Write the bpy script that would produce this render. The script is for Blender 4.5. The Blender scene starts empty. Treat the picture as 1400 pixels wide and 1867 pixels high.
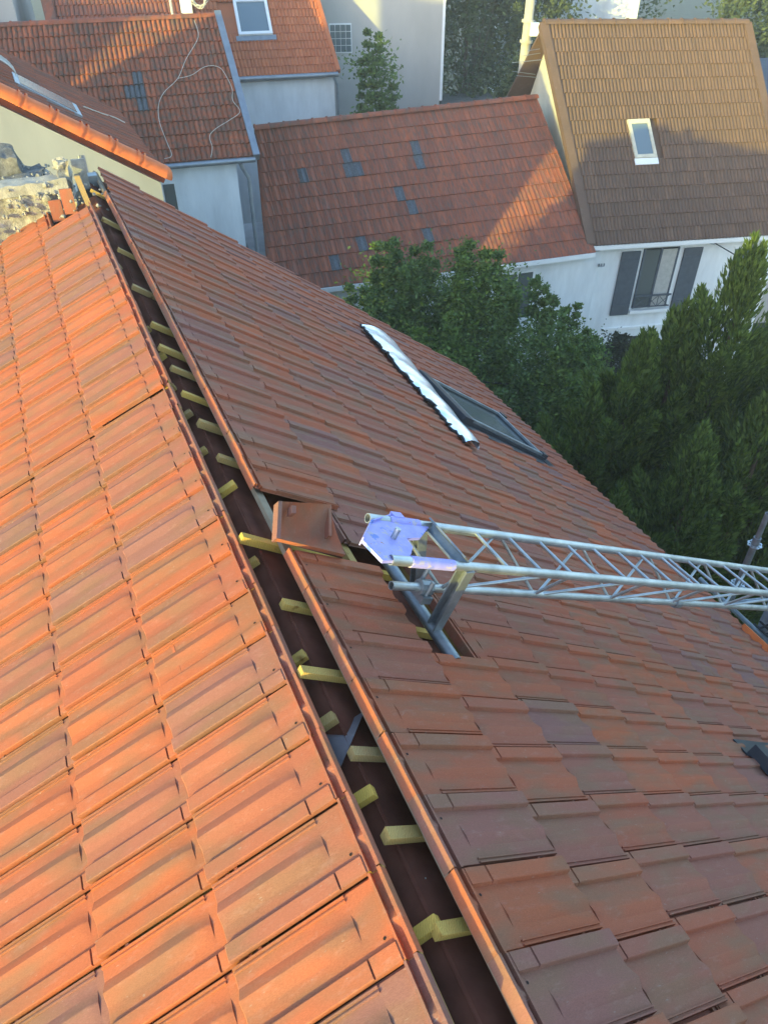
import bpy, math, random
import mathutils.noise as MN
from mathutils import Vector, Matrix
random.seed(11)
rnd = random.random
def U(a, b): return a + (b - a) * rnd()
V = Vector
R = math.radians
S = bpy.context.scene
COL = S.collection
# ------------------------------------------------------------------ camera
CAM = V((0, 0, 12))
IX = V((0.99998, -0.0034, -0.0041)); FW = V((0, 0.7658, -0.6431)); 
IX = (IX - FW * IX.dot(FW)).normalized(); IY = FW.cross(IX).normalized()      # image right / image down
cd = bpy.data.cameras.new('camera'); cam = bpy.data.objects.new('camera', cd); COL.objects.link(cam)
cd.sensor_fit = 'VERTICAL'; cd.sensor_height = 24; cd.sensor_width = 18; cd.lens = 17.357; cd.clip_start = .05; cd.clip_end = 2000
up = -IY; bk = -FW
cam.matrix_world = Matrix(((IX.x, up.x, bk.x, CAM.x), (IX.y, up.y, bk.y, CAM.y), (IX.z, up.z, bk.z, CAM.z), (0, 0, 0, 1)))
S.camera = cam
# ------------------------------------------------------------------ near roof frame (ridge runs along RD)
RD = V((-0.40396, 0.91478, 0)); PR = V((0.91478, 0.40396, 0)); Z = V((0, 0, 1))
aL, aR = R(25.68), R(36.73)
FL = -PR * math.cos(aL) - Z * math.sin(aL); FR = PR * math.cos(aR) - Z * math.sin(aR)
NL = -PR * math.sin(aL) + Z * math.cos(aL); NR = PR * math.sin(aR) + Z * math.cos(aR)
OL = V((0.0538, 0.6713, 10.0497)); OR = V((0.2396, 0.6610, 10.0566))
W = .223; G = .37; TL = .455
# ------------------------------------------------------------------ light
SUN_EL, SUN_PHI = R(9.7), R(30)
sh = -(PR * math.cos(SUN_PHI) + RD * math.sin(SUN_PHI))
SD = sh * math.cos(SUN_EL) + Z * math.sin(SUN_EL)          # towards the sun
wd = bpy.data.worlds.new('World'); S.world = wd; wd.use_nodes = True
nt = wd.node_tree; sky = nt.nodes.new('ShaderNodeTexSky'); sky.sky_type = 'NISHITA'; sky.sun_disc = False
sky.sun_elevation = SUN_EL; sky.sun_rotation = math.atan2(SD.x, SD.y); sky.air_density = 1.0; sky.dust_density = 1.0; sky.ozone_density = 2.2
bg = nt.nodes['Background']; bg.inputs[1].default_value = .15; nt.links.new(sky.outputs[0], bg.inputs[0])
ld = bpy.data.lights.new('sun', 'SUN'); ld.energy = 1.3; ld.angle = R(.6); ld.color = (1, .93, .20)
lo = bpy.data.objects.new('sun', ld); COL.objects.link(lo); lo.rotation_euler = SD.to_track_quat('Z', 'Y').to_euler(); lo.location = (-20, -20, 30)
S.view_settings.view_transform = 'Standard'; S.view_settings.look = 'None'; S.view_settings.gamma = 1
S.view_settings.exposure = 2.4
S.render.engine = 'CYCLES'

# ------------------------------------------------------------------ materials
class NT:
    def __init__(s, name):
        s.m = bpy.data.materials.new(name); s.m.use_nodes = True; s.t = s.m.node_tree; s.b = s.t.nodes['Principled BSDF']
    def n(s, k, **kw):
        x = s.t.nodes.new('ShaderNode' + k)
        for a, b in kw.items(): setattr(x, a, b)
        return x
    def l(s, a, b): s.t.links.new(a, b)
    def noise(s, vec, scale, detail=4, rough=.6):
        x = s.n('TexNoise'); x.inputs['Scale'].default_value = scale; x.inputs['Detail'].default_value = detail; x.inputs['Roughness'].default_value = rough
        if vec is not None: s.l(vec, x.inputs['Vector'])
        return x.outputs['Fac']
    def ramp(s, fac, stops):
        x = s.n('ValToRGB'); e = x.color_ramp.elements
        while len(e) < len(stops): e.new(.5)
        for i, (p, c) in enumerate(stops): e[i].position = p; e[i].color = (*c, 1) if len(c) == 3 else c
        s.l(fac, x.inputs[0]); return x.outputs[0]
    def mix(s, fac, a, b, blend='MIX'):
        x = s.n('MixRGB', blend_type=blend)
        for i, v in enumerate((fac, a, b)):
            if isinstance(v, (int, float)): x.inputs[i].default_value = v
            elif isinstance(v, tuple): x.inputs[i].default_value = (*v, 1)
            else: s.l(v, x.inputs[i])
        return x.outputs[0]
    def bump(s, fac, strength, dist=.01):
        x = s.n('Bump'); x.inputs['Strength'].default_value = strength; x.inputs['Distance'].default_value = dist
        s.l(fac, x.inputs['Height']); s.l(x.outputs[0], s.b.inputs['Normal'])
    def objco(s): return s.n('TexCoord').outputs['Object']
    def scaled(s, vec, sc):
        x = s.n('Mapping'); x.inputs['Scale'].default_value = sc; s.l(vec, x.inputs['Vector']); return x
def simple(name, col, rough=.7, var=.15, scale=6, bump=0, metal=0, spec=.4, stretch=None):
    t = NT(name); co = t.objco()
    if stretch: co = t.scaled(co, stretch).outputs[0]
    f = t.noise(co, scale)
    lo_ = tuple(c * (1 - var) for c in col); hi = tuple(min(1, c * (1 + var)) for c in col)
    t.l(t.ramp(f, [(.3, lo_), (.7, hi)]), t.b.inputs['Base Color'])
    t.b.inputs['Roughness'].default_value = rough; t.b.inputs['Metallic'].default_value = metal; t.b.inputs['Specular IOR Level'].default_value = spec
    if bump: t.bump(t.noise(co, scale * 6), bump)
    return t.m
def tile_mat(name, palette, patch, patch_amt=.6, rough=.72, island=False, pale=(.45, .26, .20), pale_amt=.3, sc=(1, 1, 1), bump=.25, detail=1.0):
    """fired clay: a tone per tile, smoky firing clouds, pale dust, fine grain"""
    t = NT(name)
    if island: r = t.n('NewGeometry').outputs['Random Per Island']
    else: r = t.n('ObjectInfo').outputs['Random']
    base = t.ramp(r, [(i / (len(palette) - 1), c) for i, c in enumerate(palette)])
    mul = t.n('Math', operation='MULTIPLY'); t.l(r, mul.inputs[0]); mul.inputs[1].default_value = 71.3
    mp = t.scaled(t.objco(), sc); t.l(mul.outputs[0], mp.inputs['Location'])
    co = mp.outputs[0]
    cl = t.ramp(t.noise(co, 4.5 * detail, 2, .5), [(.42, (0, 0, 0)), (.66, (1, 1, 1))])
    m2 = t.n('Math', operation='MULTIPLY'); m2.inputs[1].default_value = patch_amt; t.l(cl, m2.inputs[0])
    c = t.mix(m2.outputs[0], base, patch)
    du = t.ramp(t.noise(co, 19 * detail, 6, .7), [(.55, (0, 0, 0)), (.75, (1, 1, 1))])
    m3 = t.n('Math', operation='MULTIPLY'); m3.inputs[1].default_value = pale_amt; t.l(du, m3.inputs[0])
    c = t.mix(m3.outputs[0], c, pale)
    li = t.ramp(t.noise(co, 48 * detail, 2, .5), [(.71, (0, 0, 0)), (.76, (1, 1, 1))]); m4 = t.n('Math', operation='MULTIPLY'); m4.inputs[1].default_value = .4; t.l(li, m4.inputs[0])
    c = t.mix(m4.outputs[0], c, (.36, .31, .25))
    gr = t.ramp(t.noise(co, 160 * detail, 3, .7), [(.3, (.82, .82, .82)), (.7, (1.12, 1.12, 1.12))])
    c = t.mix(1.0, c, gr, 'MULTIPLY')
    t.l(c, t.b.inputs['Base Color'])
    rr = t.ramp(cl, [(0, (rough,) * 3), (1, (rough * .8,) * 3)]); t.l(rr, t.b.inputs['Roughness'])
    t.b.inputs['Specular IOR Level'].default_value = .16
    t.bump(t.noise(co, 220 * detail, 4, .7), bump, .004)
    return t.m
HERO = [(.42, .116, .053), (.35, .107, .060), (.45, .126, .055), (.28, .112, .080), (.41, .113, .048), (.24, .117, .098), (.44, .120, .050)]
M = {}
M['hero'] = tile_mat('clay tile', HERO, (.24, .122, .068), .72, sc=(3.0, .9, 1))
M['hero_i'] = tile_mat('clay tile joined', HERO, (.235, .112, .075), .5, island=True)
M['hole'] = simple('nail hole', (.02, .012, .01), .9)
PAL_E = [(.34, .10, .05), (.27, .085, .048), (.40, .115, .055), (.30, .10, .06)]
M['mid'] = tile_mat('weathered red tile', PAL_E, (.13, .085, .065), .75, pale_amt=.3, detail=.6, sc=(2.5, .7, 1))
M['mid_i'] = tile_mat('weathered red tile joined', PAL_E, (.13, .085, .065), .75, island=True, detail=.6)
PAL_F = [(.165, .10, .068), (.148, .09, .062), (.19, .112, .073)]
M['brown'] = tile_mat('brown concrete tile', PAL_F, (.11, .072, .052), .4, pale_amt=.15, detail=.6)
M['brown_i'] = tile_mat('brown concrete tile joined', PAL_F, (.11, .072, .052), .4, island=True, pale_amt=.15, detail=.6)
PAL_B = [(.36, .105, .05), (.27, .085, .045), (.42, .12, .055), (.22, .085, .055)]
M['red'] = tile_mat('mossy red tile', PAL_B, (.12, .085, .06), .8, detail=.6)
M['red_i'] = tile_mat('mossy red tile joined', PAL_B, (.12, .085, .06), .8, island=True, detail=.6)
PAL_C = [(.50, .15, .06), (.44, .13, .055), (.54, .17, .07)]
M['fresh'] = tile_mat('fresh red tile', PAL_C, (.34, .12, .06), .4, pale_amt=.1, detail=.6)
M['fresh_i'] = tile_mat('fresh red tile joined', PAL_C, (.34, .12, .06), .4, island=True, pale_amt=.1, detail=.6)
M['ridge'] = simple('new orange ridge clay', (.72, .165, .035), .65, .12, 9, .1)
M['glasstile'] = simple('glass roof tile', (.085, .083, .083), .4, .5, 9, 0, 0, .6)
M['underlay'] = simple('brown roofing membrane', (.13, .045, .028), .85, .4, 5, .2, 0, .08)
M['flap'] = simple('grey membrane flap', (.16, .13, .13), .5, .25, 8, .1)
def pine():
    t = NT('pine batten'); r = t.n('ObjectInfo').outputs['Random']; mp = t.scaled(t.objco(), (1, 1, 1)); mul = t.n('Math', operation='MULTIPLY'); mul.inputs[1].default_value = 40; t.l(r, mul.inputs[0]); t.l(mul.outputs[0], mp.inputs['Location'])
    base = t.ramp(r, [(0, (.36, .24, .10)), (.5, (.48, .31, .09)), (1, (.58, .37, .07))])
    wv = t.n('TexWave'); wv.inputs['Scale'].default_value = 55; wv.inputs['Distortion'].default_value = 9; wv.inputs['Detail'].default_value = 3; t.l(mp.outputs[0], wv.inputs['Vector'])
    c = t.mix(1.0, base, t.ramp(wv.outputs['Fac'], [(0, (.84, .80, .74)), (.6, (1.04, 1.03, 1.0))]), 'MULTIPLY')
    kn = t.ramp(t.noise(mp.outputs[0], 14, 2), [(.66, (1, 1, 1)), (.74, (.45, .35, .28))]); c = t.mix(1.0, c, kn, 'MULTIPLY')
    t.l(c, t.b.inputs['Base Color']); t.b.inputs['Roughness'].default_value = .75; t.b.inputs['Specular IOR Level'].default_value = .2
    t.bump(wv.outputs['Fac'], .25, .003); return t.m
M['pine'] = pine()
M['oldwood'] = simple('weathered batten', (.30, .22, .14), .8, .25, 7, .15)
M['mortar'] = simple('crumbling lime mortar', (.33, .30, .25), .95, .5, 14, .9)
M['grit'] = simple('grey grit', (.17, .16, .145), .95, .45, 22, .9)
M['coping'] = simple('old coping mortar', (.35, .325, .28), .95, .25, 11, .7)
M['galv'] = simple('galvanised steel', (.44, .465, .475), .45, .24, 9, .05, .85, .5)
M['galvdull'] = simple('dull zinc steel', (.26, .28, .29), .5, .25, 12, .05, .7, .5)
M['alu'] = simple('silver foil', (.80, .83, .88), .28, .06, 9, .1, .75, .5)
M['blackrub'] = simple('black rubber edge', (.015, .015, .017), .6, .3, 9)
M['darkframe'] = simple('anthracite aluminium', (.045, .05, .06), .4, .15, 6, 0, .3)
M['render_w'] = simple('white render', (.74, .755, .75), .9, .13, 2.2, .2, stretch=(1, 1, .3))
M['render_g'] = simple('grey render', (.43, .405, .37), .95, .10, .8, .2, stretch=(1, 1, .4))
M['render_c'] = simple('cream render', (.66, .60, .46), .95, .12, 2, .3)
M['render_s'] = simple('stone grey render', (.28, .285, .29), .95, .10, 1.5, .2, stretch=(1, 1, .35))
M['zinc'] = simple('zinc gutter', (.30, .33, .36), .45, .12, 5, 0, .6)
M['wtrim'] = simple('white trim', (.78, .78, .76), .6, .04, 4)
M['shutter'] = simple('slate painted shutter', (.075, .085, .10), .6, .15, 8, .05)
M['cable'] = simple('pale cable', (.60, .55, .46), .6, .1, 8)
M['blackcable'] = simple('black cable', (.02, .02, .022), .6, .1, 8)
M['ground'] = simple('garden soil and grass', (.05, .055, .03), .95, .5, 1.2, .5)
M['paving'] = simple('grey paving', (.28, .28, .27), .9, .15, 2, .2)
M['concrete'] = simple('concrete pole', (.50, .44, .34), .9, .12, 6, .3)
M['bark'] = simple('bark', (.10, .07, .045), .95, .3, 10, .5)
M['curtain'] = simple('net curtain', (.42, .40, .36), .9, .12, 10)
M['interior'] = simple('dark interior', (.03, .03, .032), .9)
M['redplastic'] = simple('red plastic', (.45, .03, .03), .5)
def glass(name, col, rough=.06):
    t = NT(name); t.b.inputs['Base Color'].default_value = (*col, 1); t.b.inputs['Roughness'].default_value = rough
    t.b.inputs['Specular IOR Level'].default_value = .8
    t.bump(t.noise(t.objco(), 1.3), .03, .05); return t.m
M['pane'] = glass('window glass', (.10, .11, .105), .18); M['panelight'] = glass('pale roof glass', (.14, .19, .22), .12)
M['glassblock'] = glass('glass block', (.10, .13, .14), .3)
def bluepaint():
    t = NT('chipped violet blue paint'); co = t.objco()
    chips = t.ramp(t.noise(co, 26, 6, .75), [(.55, (0, 0, 0)), (.60, (1, 1, 1))])
    big = t.ramp(t.noise(co, 9, 4, .6), [(.60, (0, 0, 0)), (.63, (1, 1, 1))])
    base = t.ramp(t.noise(co, 14), [(.3, (.30, .28, .66)), (.7, (.42, .38, .74))])
    c = t.mix(big, base, (.12, .20, .58)); c = t.mix(chips, c, (.50, .42, .46)); ru = t.ramp(t.noise(co, 40, 4, .6), [(.66, (0, 0, 0)), (.70, (1, 1, 1))]); c = t.mix(ru, c, (.40, .20, .11))
    t.l(c, t.b.inputs['Base Color']); t.b.inputs['Roughness'].default_value = .45
    t.bump(chips, .15); return t.m
M['bluepaint'] = bluepaint()
def leafmat(name, dark, light, rough=.6, trans=.25):
    t = NT(name); r = t.n('NewGeometry').outputs['Random Per Island']
    c = t.ramp(r, [(0, dark), (.6, tuple((a + b) / 2 for a, b in zip(dark, light))), (1, light)])
    t.l(c, t.b.inputs['Base Color']); t.b.inputs['Roughness'].default_value = rough; t.b.inputs['Specular IOR Level'].default_value = .25
    tr = t.n('BsdfTranslucent'); t.l(c, tr.inputs[0]); ms = t.n('MixShader'); ms.inputs[0].default_value = trans
    out = t.t.nodes['Material Output']; t.l(t.b.outputs[0], ms.inputs[1]); t.l(tr.outputs[0], ms.inputs[2]); t.l(ms.outputs[0], out.inputs[0]); return t.m
M['leaf'] = leafmat('garden leaf', (.06, .105, .022), (.18, .27, .05))
M['leaf2'] = leafmat('blue green leaf', (.06, .105, .03), (.15, .23, .055))
M['leaf3'] = leafmat('dark bronze leaf', (.03, .03, .02), (.075, .085, .035))
M['cypress'] = leafmat('cypress spray', (.05, .085, .018), (.17, .24, .045), .7, .2)
M['farleaf'] = leafmat('far leaf', (.05, .075, .03), (.14, .17, .06))

# ------------------------------------------------------------------ mesh helpers
I4 = Matrix.Identity(4)
def link(name, me, parent=None):
    o = bpy.data.objects.new(name, me); COL.objects.link(o)
    if parent is not None:
        o.parent = parent
        if parent.type == 'EMPTY': o.matrix_parent_inverse = Matrix.Translation(-parent.location)
    return o
def mesh(name, vs, fs, mats, smooth=False, angle=40, mi=None):
    me = bpy.data.meshes.new(name); me.from_pydata([tuple(v) for v in vs], [], fs)
    for m in (mats if isinstance(mats, (list, tuple)) else [mats]): me.materials.append(m)
    if mi: me.polygons.foreach_set('material_index', mi)
    if smooth:
        me.polygons.foreach_set('use_smooth', [True] * len(me.polygons)); me.set_sharp_from_angle(angle=R(angle))
    me.update(); return me
class MB:
    def __init__(s): s.v = []; s.f = []
    def add(s, vs, fs):
        k = len(s.v); s.v += [V(v) for v in vs]; s.f += [tuple(i + k for i in f) for f in fs]; return s
    def box(s, o, ex, ey, ez, x, y, z):
        o = V(o); vs = [o + ex * a + ey * b + ez * c for c in z for b in y for a in x]
        f = [(0, 2, 3, 1), (4, 5, 7, 6), (0, 1, 5, 4), (2, 6, 7, 3), (0, 4, 6, 2), (1, 3, 7, 5)]
        if ex.cross(ey).dot(ez) < 0: f = [q[::-1] for q in f]
        return s.add(vs, f)
    def tube(s, pts, r, n=10, caps=True, r1=None):
        pts = [V(p) for p in pts]; rings = []; prev = None
        for i, p in enumerate(pts):
            d = (pts[min(i + 1, len(pts) - 1)] - pts[max(i - 1, 0)]).normalized()
            a = d.orthogonal().normalized() if prev is None else (prev - d * prev.dot(d)).normalized()
            prev = a; b = d.cross(a); rr = r if r1 is None else r + (r1 - r) * i / (len(pts) - 1)
            rings.append([p + (a * math.cos(2 * math.pi * k / n) + b * math.sin(2 * math.pi * k / n)) * rr for k in range(n)])
        k = len(s.v)
        for g in rings: s.v += g
        for i in range(len(rings) - 1):
            for j in range(n):
                s.f.append((k + i * n + j, k + i * n + (j + 1) % n, k + (i + 1) * n + (j + 1) % n, k + (i + 1) * n + j))
        if caps:
            s.f.append(tuple(k + j for j in range(n))[::-1]); s.f.append(tuple(k + (len(rings) - 1) * n + j for j in range(n)))
        return s
    def poly(s, pts, n, th):
        """flat plate: outline pts, thickness th along n"""
        pts = [V(p) for p in pts]; m = len(pts); k = len(s.v)
        s.v += pts + [p + n * th for p in pts]
        s.f.append(tuple(range(k, k + m))[::-1]); s.f.append(tuple(range(k + m, k + 2 * m)))
        for i in range(m): s.f.append((k + i, k + (i + 1) % m, k + m + (i + 1) % m, k + m + i))
        return s
    def build(s, name, mat, parent=None, smooth=False, angle=40):
        return link(name, mesh(name, s.v, s.f, mat, smooth, angle), parent)
def thing(name, label, cat, loc, group=None):
    o = bpy.data.objects.new(name, None); COL.objects.link(o); o.location = V(loc); o['label'] = label; o['category'] = cat
    o.empty_display_size = .2
    if group: o['group'] = group
    return o
def tag(o, label, cat, group=None):
    o['label'] = label; o['category'] = cat
    if group: o['group'] = group
    return o
def frame(o, ex, ey, ez):
    return Matrix(((ex.x, ey.x, ez.x, o.x), (ex.y, ey.y, ez.y, o.y), (ex.z, ey.z, ez.z, o.z), (0, 0, 0, 1)))
def px(P):
    D = V(P) - CAM; z = D.dot(FW)
    if z <= .05: return (9e9, 9e9, z)
    k = 1350.24 / z; return (700 + k * D.dot(IX), 933.5 + k * D.dot(IY), z)
def inframe(P, m=60):
    x, y, z = px(P); return z > 0 and -m < x < 1400 + m and -m < y < 1867 + m
def RP(s, t, n=0): return OR + RD * s + FR * t + NR * n      # point on the shaded slope
def LP(s, t, n=0): return OL + RD * s + FL * t + NL * n      # point on the sunlit slope

# ------------------------------------------------------------------ ground
g = MB().add([(-500, -300, 0), (500, -300, 0), (500, 900, 0), (-500, 900, 0)], [(0, 1, 2, 3)]).build('ground', M['ground']); g['kind'] = 'structure'
g = MB().box((0, 0, 0), V((1, 0, 0)), V((0, 1, 0)), Z, (5.2, 7.0), (9.5, 17.5), (-.2, .06)).build('garden_path', M['paving']); g['kind'] = 'structure'

# ------------------------------------------------------------------ the interlocking tile of the near roof
PROF = [(0, -8), (.0005, 15), (.010, 18), (.195, 18), (.205, 16), (.220, 0), (.40, 0), (.43, 1), (.565, 13.5), (.585, 14.5), (.600, 13.5), (.72, 0), (.875, 0), (.88, 6), (.897, 6), (.902, 1), (.925, 1), (.930, 6), (.950, 6), (.9505, -13), (.990, -13)]
PROF = [(u, z * .95 if z > 0 else z) for u, z in PROF]
def zt(u, z, v):
    """height of the tile top (mm) at profile point (u,z), length v (m)"""
    body = z
    head = z if u <= .21 else (max(0, min(z, 0)) if z > -5 else z)
    if u > .21 and z > 0: head = 0
    if v < .0005: return -24
    if v <= .011: return 17 if not (.30 < u < .36) else 6
    if v <= .033: return (-7 if (u < .40 or u > .47) else 8)
    if v <= .041: return 12
    if v <= .117: return min(head, 15) if u > .0001 else head
    if v <= .1218: return min(head, 8) if u > .0001 else head
    if .4 < u < .71 and v < .127: return body * .35
    return body
def make_tile(stations, head=True, hole=True):
    vs = []; fs = []; n = len(PROF)
    for v in stations:
        for u, z in PROF:
            h = zt(u, z, v) if head else z
            vs.append((u * W, v, h / 1000 + .024 * v / TL))
    for i in range(len(stations) - 1):
        for j in range(n - 1):
            a = i * n + j; fs.append((a, a + 1, a + n + 1, a + n))
    k = len(vs); last = (len(stations) - 1) * n          # tail skirt, slightly rounded nose
    for j in range(n): x, y, z = vs[last + j]; vs.append((x, y + .004, z - .005))
    for j in range(n): x, y, z = vs[last + j]; vs.append((x, y + .003, min(z - .012, .024 - .004)))
    for j in range(n - 1):
        fs.append((last + j, last + j + 1, k + j + 1, k + j)); fs.append((k + j, k + j + 1, k + n + j + 1, k + n + j))
    mi = [0] * len(fs)
    if hole:
        k = len(vs); c = (.31 * W, .066); zz = .0012 + .024 * .066 / TL
        for q in range(6): vs.append((c[0] + .0045 * math.cos(q * math.pi / 3), c[1] + .0045 * math.sin(q * math.pi / 3), zz))
        fs.append(tuple(range(k, k + 6))); mi.append(1)
    # orientation check
    return vs, fs, mi
ST = [0, .0006, .011, .0115, .033, .0335, .041, .0415,   .117, .1175, .1215, .122, .150, .28, TL]
tv, tf, tmi = make_tile(ST)
TILE = mesh('interlocking_tile', tv, tf, [M['hero'], M['hole']], True, 22, tmi)
lv, lf, _ = make_tile([.06, TL], head=False, hole=False)

house = thing('house_under_repair', 'red tiled house with its ridge open and battens showing between two roof slopes', 'house', (1.5, 2.5, 0))
# apex of the roofing membrane
UND = -.088
def apex():
    pl = OL + NL * UND; q = OR + NR * UND
    # solve along PR/Z
    ax, az = (pl - OL).dot(PR), pl.z; bx, bz = (q - OL).dot(PR), q.z
    tl, tr = math.tan(aL), math.tan(aR)
    x = (bz + tr * bx - az + tl * ax) / (tl + tr)
    return x, az + tl * (x - ax)
apx, apz = apex()
def AP(s): return V((OL.x, OL.y, 0)) + PR * apx + RD * s + Z * (apz)
def membrane(O, F, N, t1, s0, s1, name):
    ns, nT = 90, 12; vs = []; fs = []; t0 = (AP(0) - O).dot(F) - .006
    for i in range(ns + 1):
        for j in range(nT + 1):
            s = s0 + (s1 - s0) * i / ns; t = t0 + (t1 - t0) * (j / nT) ** 2
            wv = .006 * math.sin(s * 9 + 3 * t) * math.sin(s * 3.1 + t * 7) + U(-.002, .002)
            vs.append(O + RD * s + F * t + N * (UND + (wv if 0 < j < nT else 0)))
    for i in range(ns):
        for j in range(nT):
            a = i * (nT + 1) + j; fs.append((a, a + 1, a + nT + 2, a + nT + 1))
    if (vs[fs[0][1]] - vs[fs[0][0]]).cross(vs[fs[0][2]] - vs[fs[0][0]]).dot(N) < 0: fs = [q[::-1] for q in fs]
    o = link('roof_slope', mesh('roof_slope', vs, fs, M['underlay'], True, 60), house); return o
slopeR = membrane(OR, FR, NR, 5.2, -1.2, 33 * W, 'roof_slope'); slopeR['label'] = 'shaded roof slope of brownish red interlocking tiles'
slopeL = membrane(OL, FL, NL, 3.4, -1.2, 29 * W, 'roof_slope'); slopeL['label'] = 'sunlit roof slope of orange interlocking tiles'

def jitter(m):
    return m @ Matrix.Rotation(R(U(-.25, .25)), 4, 'Z') @ Matrix.Rotation(R(U(-.25, .3)), 4, 'X') @ Matrix.Rotation(R(U(-.3, .3)), 4, 'Y')
def lay(cells, parent, limit):
    """cells: (matrix, centre). The largest in the picture become objects, the rest one joined mesh."""
    cells = sorted(cells, key=lambda c: (not inframe(c[1], 220), (c[1] - CAM).length))
    vs = []; fs = []
    for k, (m, c) in enumerate(cells):
        if k < limit and inframe(c, 220):
            o = bpy.data.objects.new('tile', TILE); COL.objects.link(o); o.parent = parent; o.matrix_basis = m
        else:
            b = len(vs); vs += [m @ V(v) for v in lv]; fs += [tuple(i + b for i in f) for f in lf]
    if vs:
        o = link('remaining_tiles', mesh('remaining_tiles', vs, fs, M['hero_i'], True, 28), parent); o['kind'] = 'stuff'
SKY1 = (20.3 * W, 24.5 * W, 3.22, 4.40); SKY2 = (-1.6 * W, 3.1 * W, 2.74, 3.96)
cells = []
for c in range(14):
    t = .02 + c * G
    for i in range(-5, 33):
        if c == 0 and i in (7, 8): continue
        if c == 1 and i in (5, 6, 7): continue
        sc = (i + .5) * W; tc = t + .3
        if any(a - .05 < sc < b + .05 and lo_ - .10 < tc < hi + .12 for a, b, lo_, hi in (SKY1, SKY2)): continue
        off = -.15 * W if c in (1,) else 0
        m = frame(OR + RD * ((i + 1) * W + off + U(-.0015, .0015)) + FR * (t + U(-.003, .003)) + NR * U(-.001, .002), -RD, FR, NR)
        cells.append((jitter(m), OR + RD * sc + FR * tc))
lay(cells, slopeR, 300)
cells = []
LEND = [26, 28, 28, 29, 29, 30, 30, 30]
for c in range(8):
    t = -.03 + c * G
    for i in range(-5, LEND[c] + 1):
        up_ = i >= 13
        m = frame(OL + RD * (i * W + (.006 if up_ else -.004) + U(-.0015, .0015)) + FL * (t + (-.008 if up_ else 0) + U(-.003, .003)) + NL * ((.006 if up_ else 0) + U(-.001, .002)), RD, FL, NL)
        cells.append((jitter(m), OL + RD * (i + .5) * W + FL * (t + .3)))
lay(cells, slopeL, 160)

# battens (along the ridge) and counter battens (their sawn ends stick out of the open ridge)
def batten(O, F, N, s0, s1, t, mat, parent, name='batten', n0=-.046, n1=-.016, w=.04):
    MB().box(O, RD, F, N, (s0, s1), (t, t + w), (n0, n1)).build(name, mat, parent)
for c in range(6):
    batten(OR, FR, NR, -1.2, 33 * W - .05, .02 + c * G + (.008 if c else .028), M['pine'] if c else M['oldwood'], slopeR, n0=-.048, n1=-.018 if c else -.027)
for c in range(3):
    batten(OL, FL, NL, -1.2, 26.6 * W, -.03 + c * G + .008, M['pine'], slopeL)
rt = [.53, 1.77, 2.90, 4.28, 5.78, 7.41, 10.25, 11.59, 12.84, 14.26, 15.3, 16.9, 19.4, 22.6, 25.8, 29.4, -.9, -2.4]
lt = [.30, 1.93, 3.31, 4.52, 6.85, 8.87, 10.4, 11.88, 13.4, 14.99, 16.6, 18.6, 21.2, 23.6, 25.8, -1.3, -2.7]
for O, F, N, ss, sl, rng in ((OR, FR, NR, rt, slopeR, (-.135, -.05)), (OL, FL, NL, lt, slopeL, (-.10, -.03))):
    for s in ss:
        t0 = U(*rng) * (1 if s < 9 else .72); a = U(-.05, .05); f2 = (F + RD * a).normalized(); r2 = (RD - F * a).normalized()
        h = U(.026, .033); s += U(-.12, .12)
        mb = MB().box(O + RD * s * W, r2, f2, N, (-.016, .016), (t0, 1.15), (-.0475 - h, -.0475))
        for v in mb.v[:]: pass
        mb.v = [v + RD * (U(-.003, .003)) + N * U(-.002, .002) for v in mb.v]
        mb.build('counter_batten', M['pine'], sl)
# membrane scraps and crumbs lying in the open ridge
def flap(pts, mat, name='membrane_flap'):
    o = MB().poly([V(p) for p in pts], (NL + NR).normalized(), .002).build(name, mat, slopeR); return o
def GP(s, x, h=0):                     # point in the open ridge: s along, x across from the apex
    return AP(s) + PR * x + Z * (-abs(x) * (math.tan(aL) if x < 0 else math.tan(aR)) + .012 + h)
flap([GP(3.10 * W, -.07), GP(3.35 * W, .10, .01), GP(2.85 * W, .02, .012), GP(2.55 * W, -.05)], M['flap'])
crumb = MB()
for k in range(7):
    p = GP(U(-1, 2.2) * W, U(-.06, .05), -.008); r = U(.0015, .004)
    a = V((U(-1, 1), U(-1, 1), U(-1, 1))).normalized(); b = a.orthogonal().normalized(); c = a.cross(b)
    crumb.add([p + a * r, p - a * r, p + b * r, p - b * r, p + c * r, p - c * r], [(0, 2, 4), (2, 1, 4), (1, 3, 4), (3, 0, 4), (2, 0, 5), (1, 2, 5), (3, 1, 5), (0, 3, 5)])
o = crumb.build('plaster_crumbs', M['mortar'], slopeR); o['kind'] = 'stuff'
# walls of the near house, seen only from another place
mb = MB()
dl, dr = 2.9, 4.05; yl, yr = -1.3, 32.6 * W
mb.box(V((OL.x, OL.y, 0)), PR, RD, Z, (-dl, dr), (yl, yr), (0, 6.85))
A0 = V((OL.x, OL.y, 0))
mb.box(A0, PR, RD, Z, (-dl + .003, -dl + .25), (yl + .01, yr - .01), (6.8, OL.z - dl * math.tan(aL) - .12))
mb.box(A0, PR, RD, Z, (dr - .25, dr - .003), (yl + .01, yr - .01), (6.8, OR.z - (dr - .185) * math.tan(aR) - .12))
for yy in (yl, yr):
    zl = OL.z - dl * math.tan(aL) - .16; zr = OR.z - (dr - .185) * math.tan(aR) - .16
    pts = [A0 + RD * yy - PR * dl + Z * 6.8, A0 + RD * yy + PR * dr + Z * 6.8, A0 + RD * yy + PR * dr + Z * max(zr, 6.81), A0 + RD * yy + PR * apx + Z * (apz - .05), A0 + RD * yy - PR * dl + Z * zl]
    mb.poly(pts, RD, -.25 if yy > 0 else .25)
mb.build('wall', M['render_c'], house)
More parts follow.
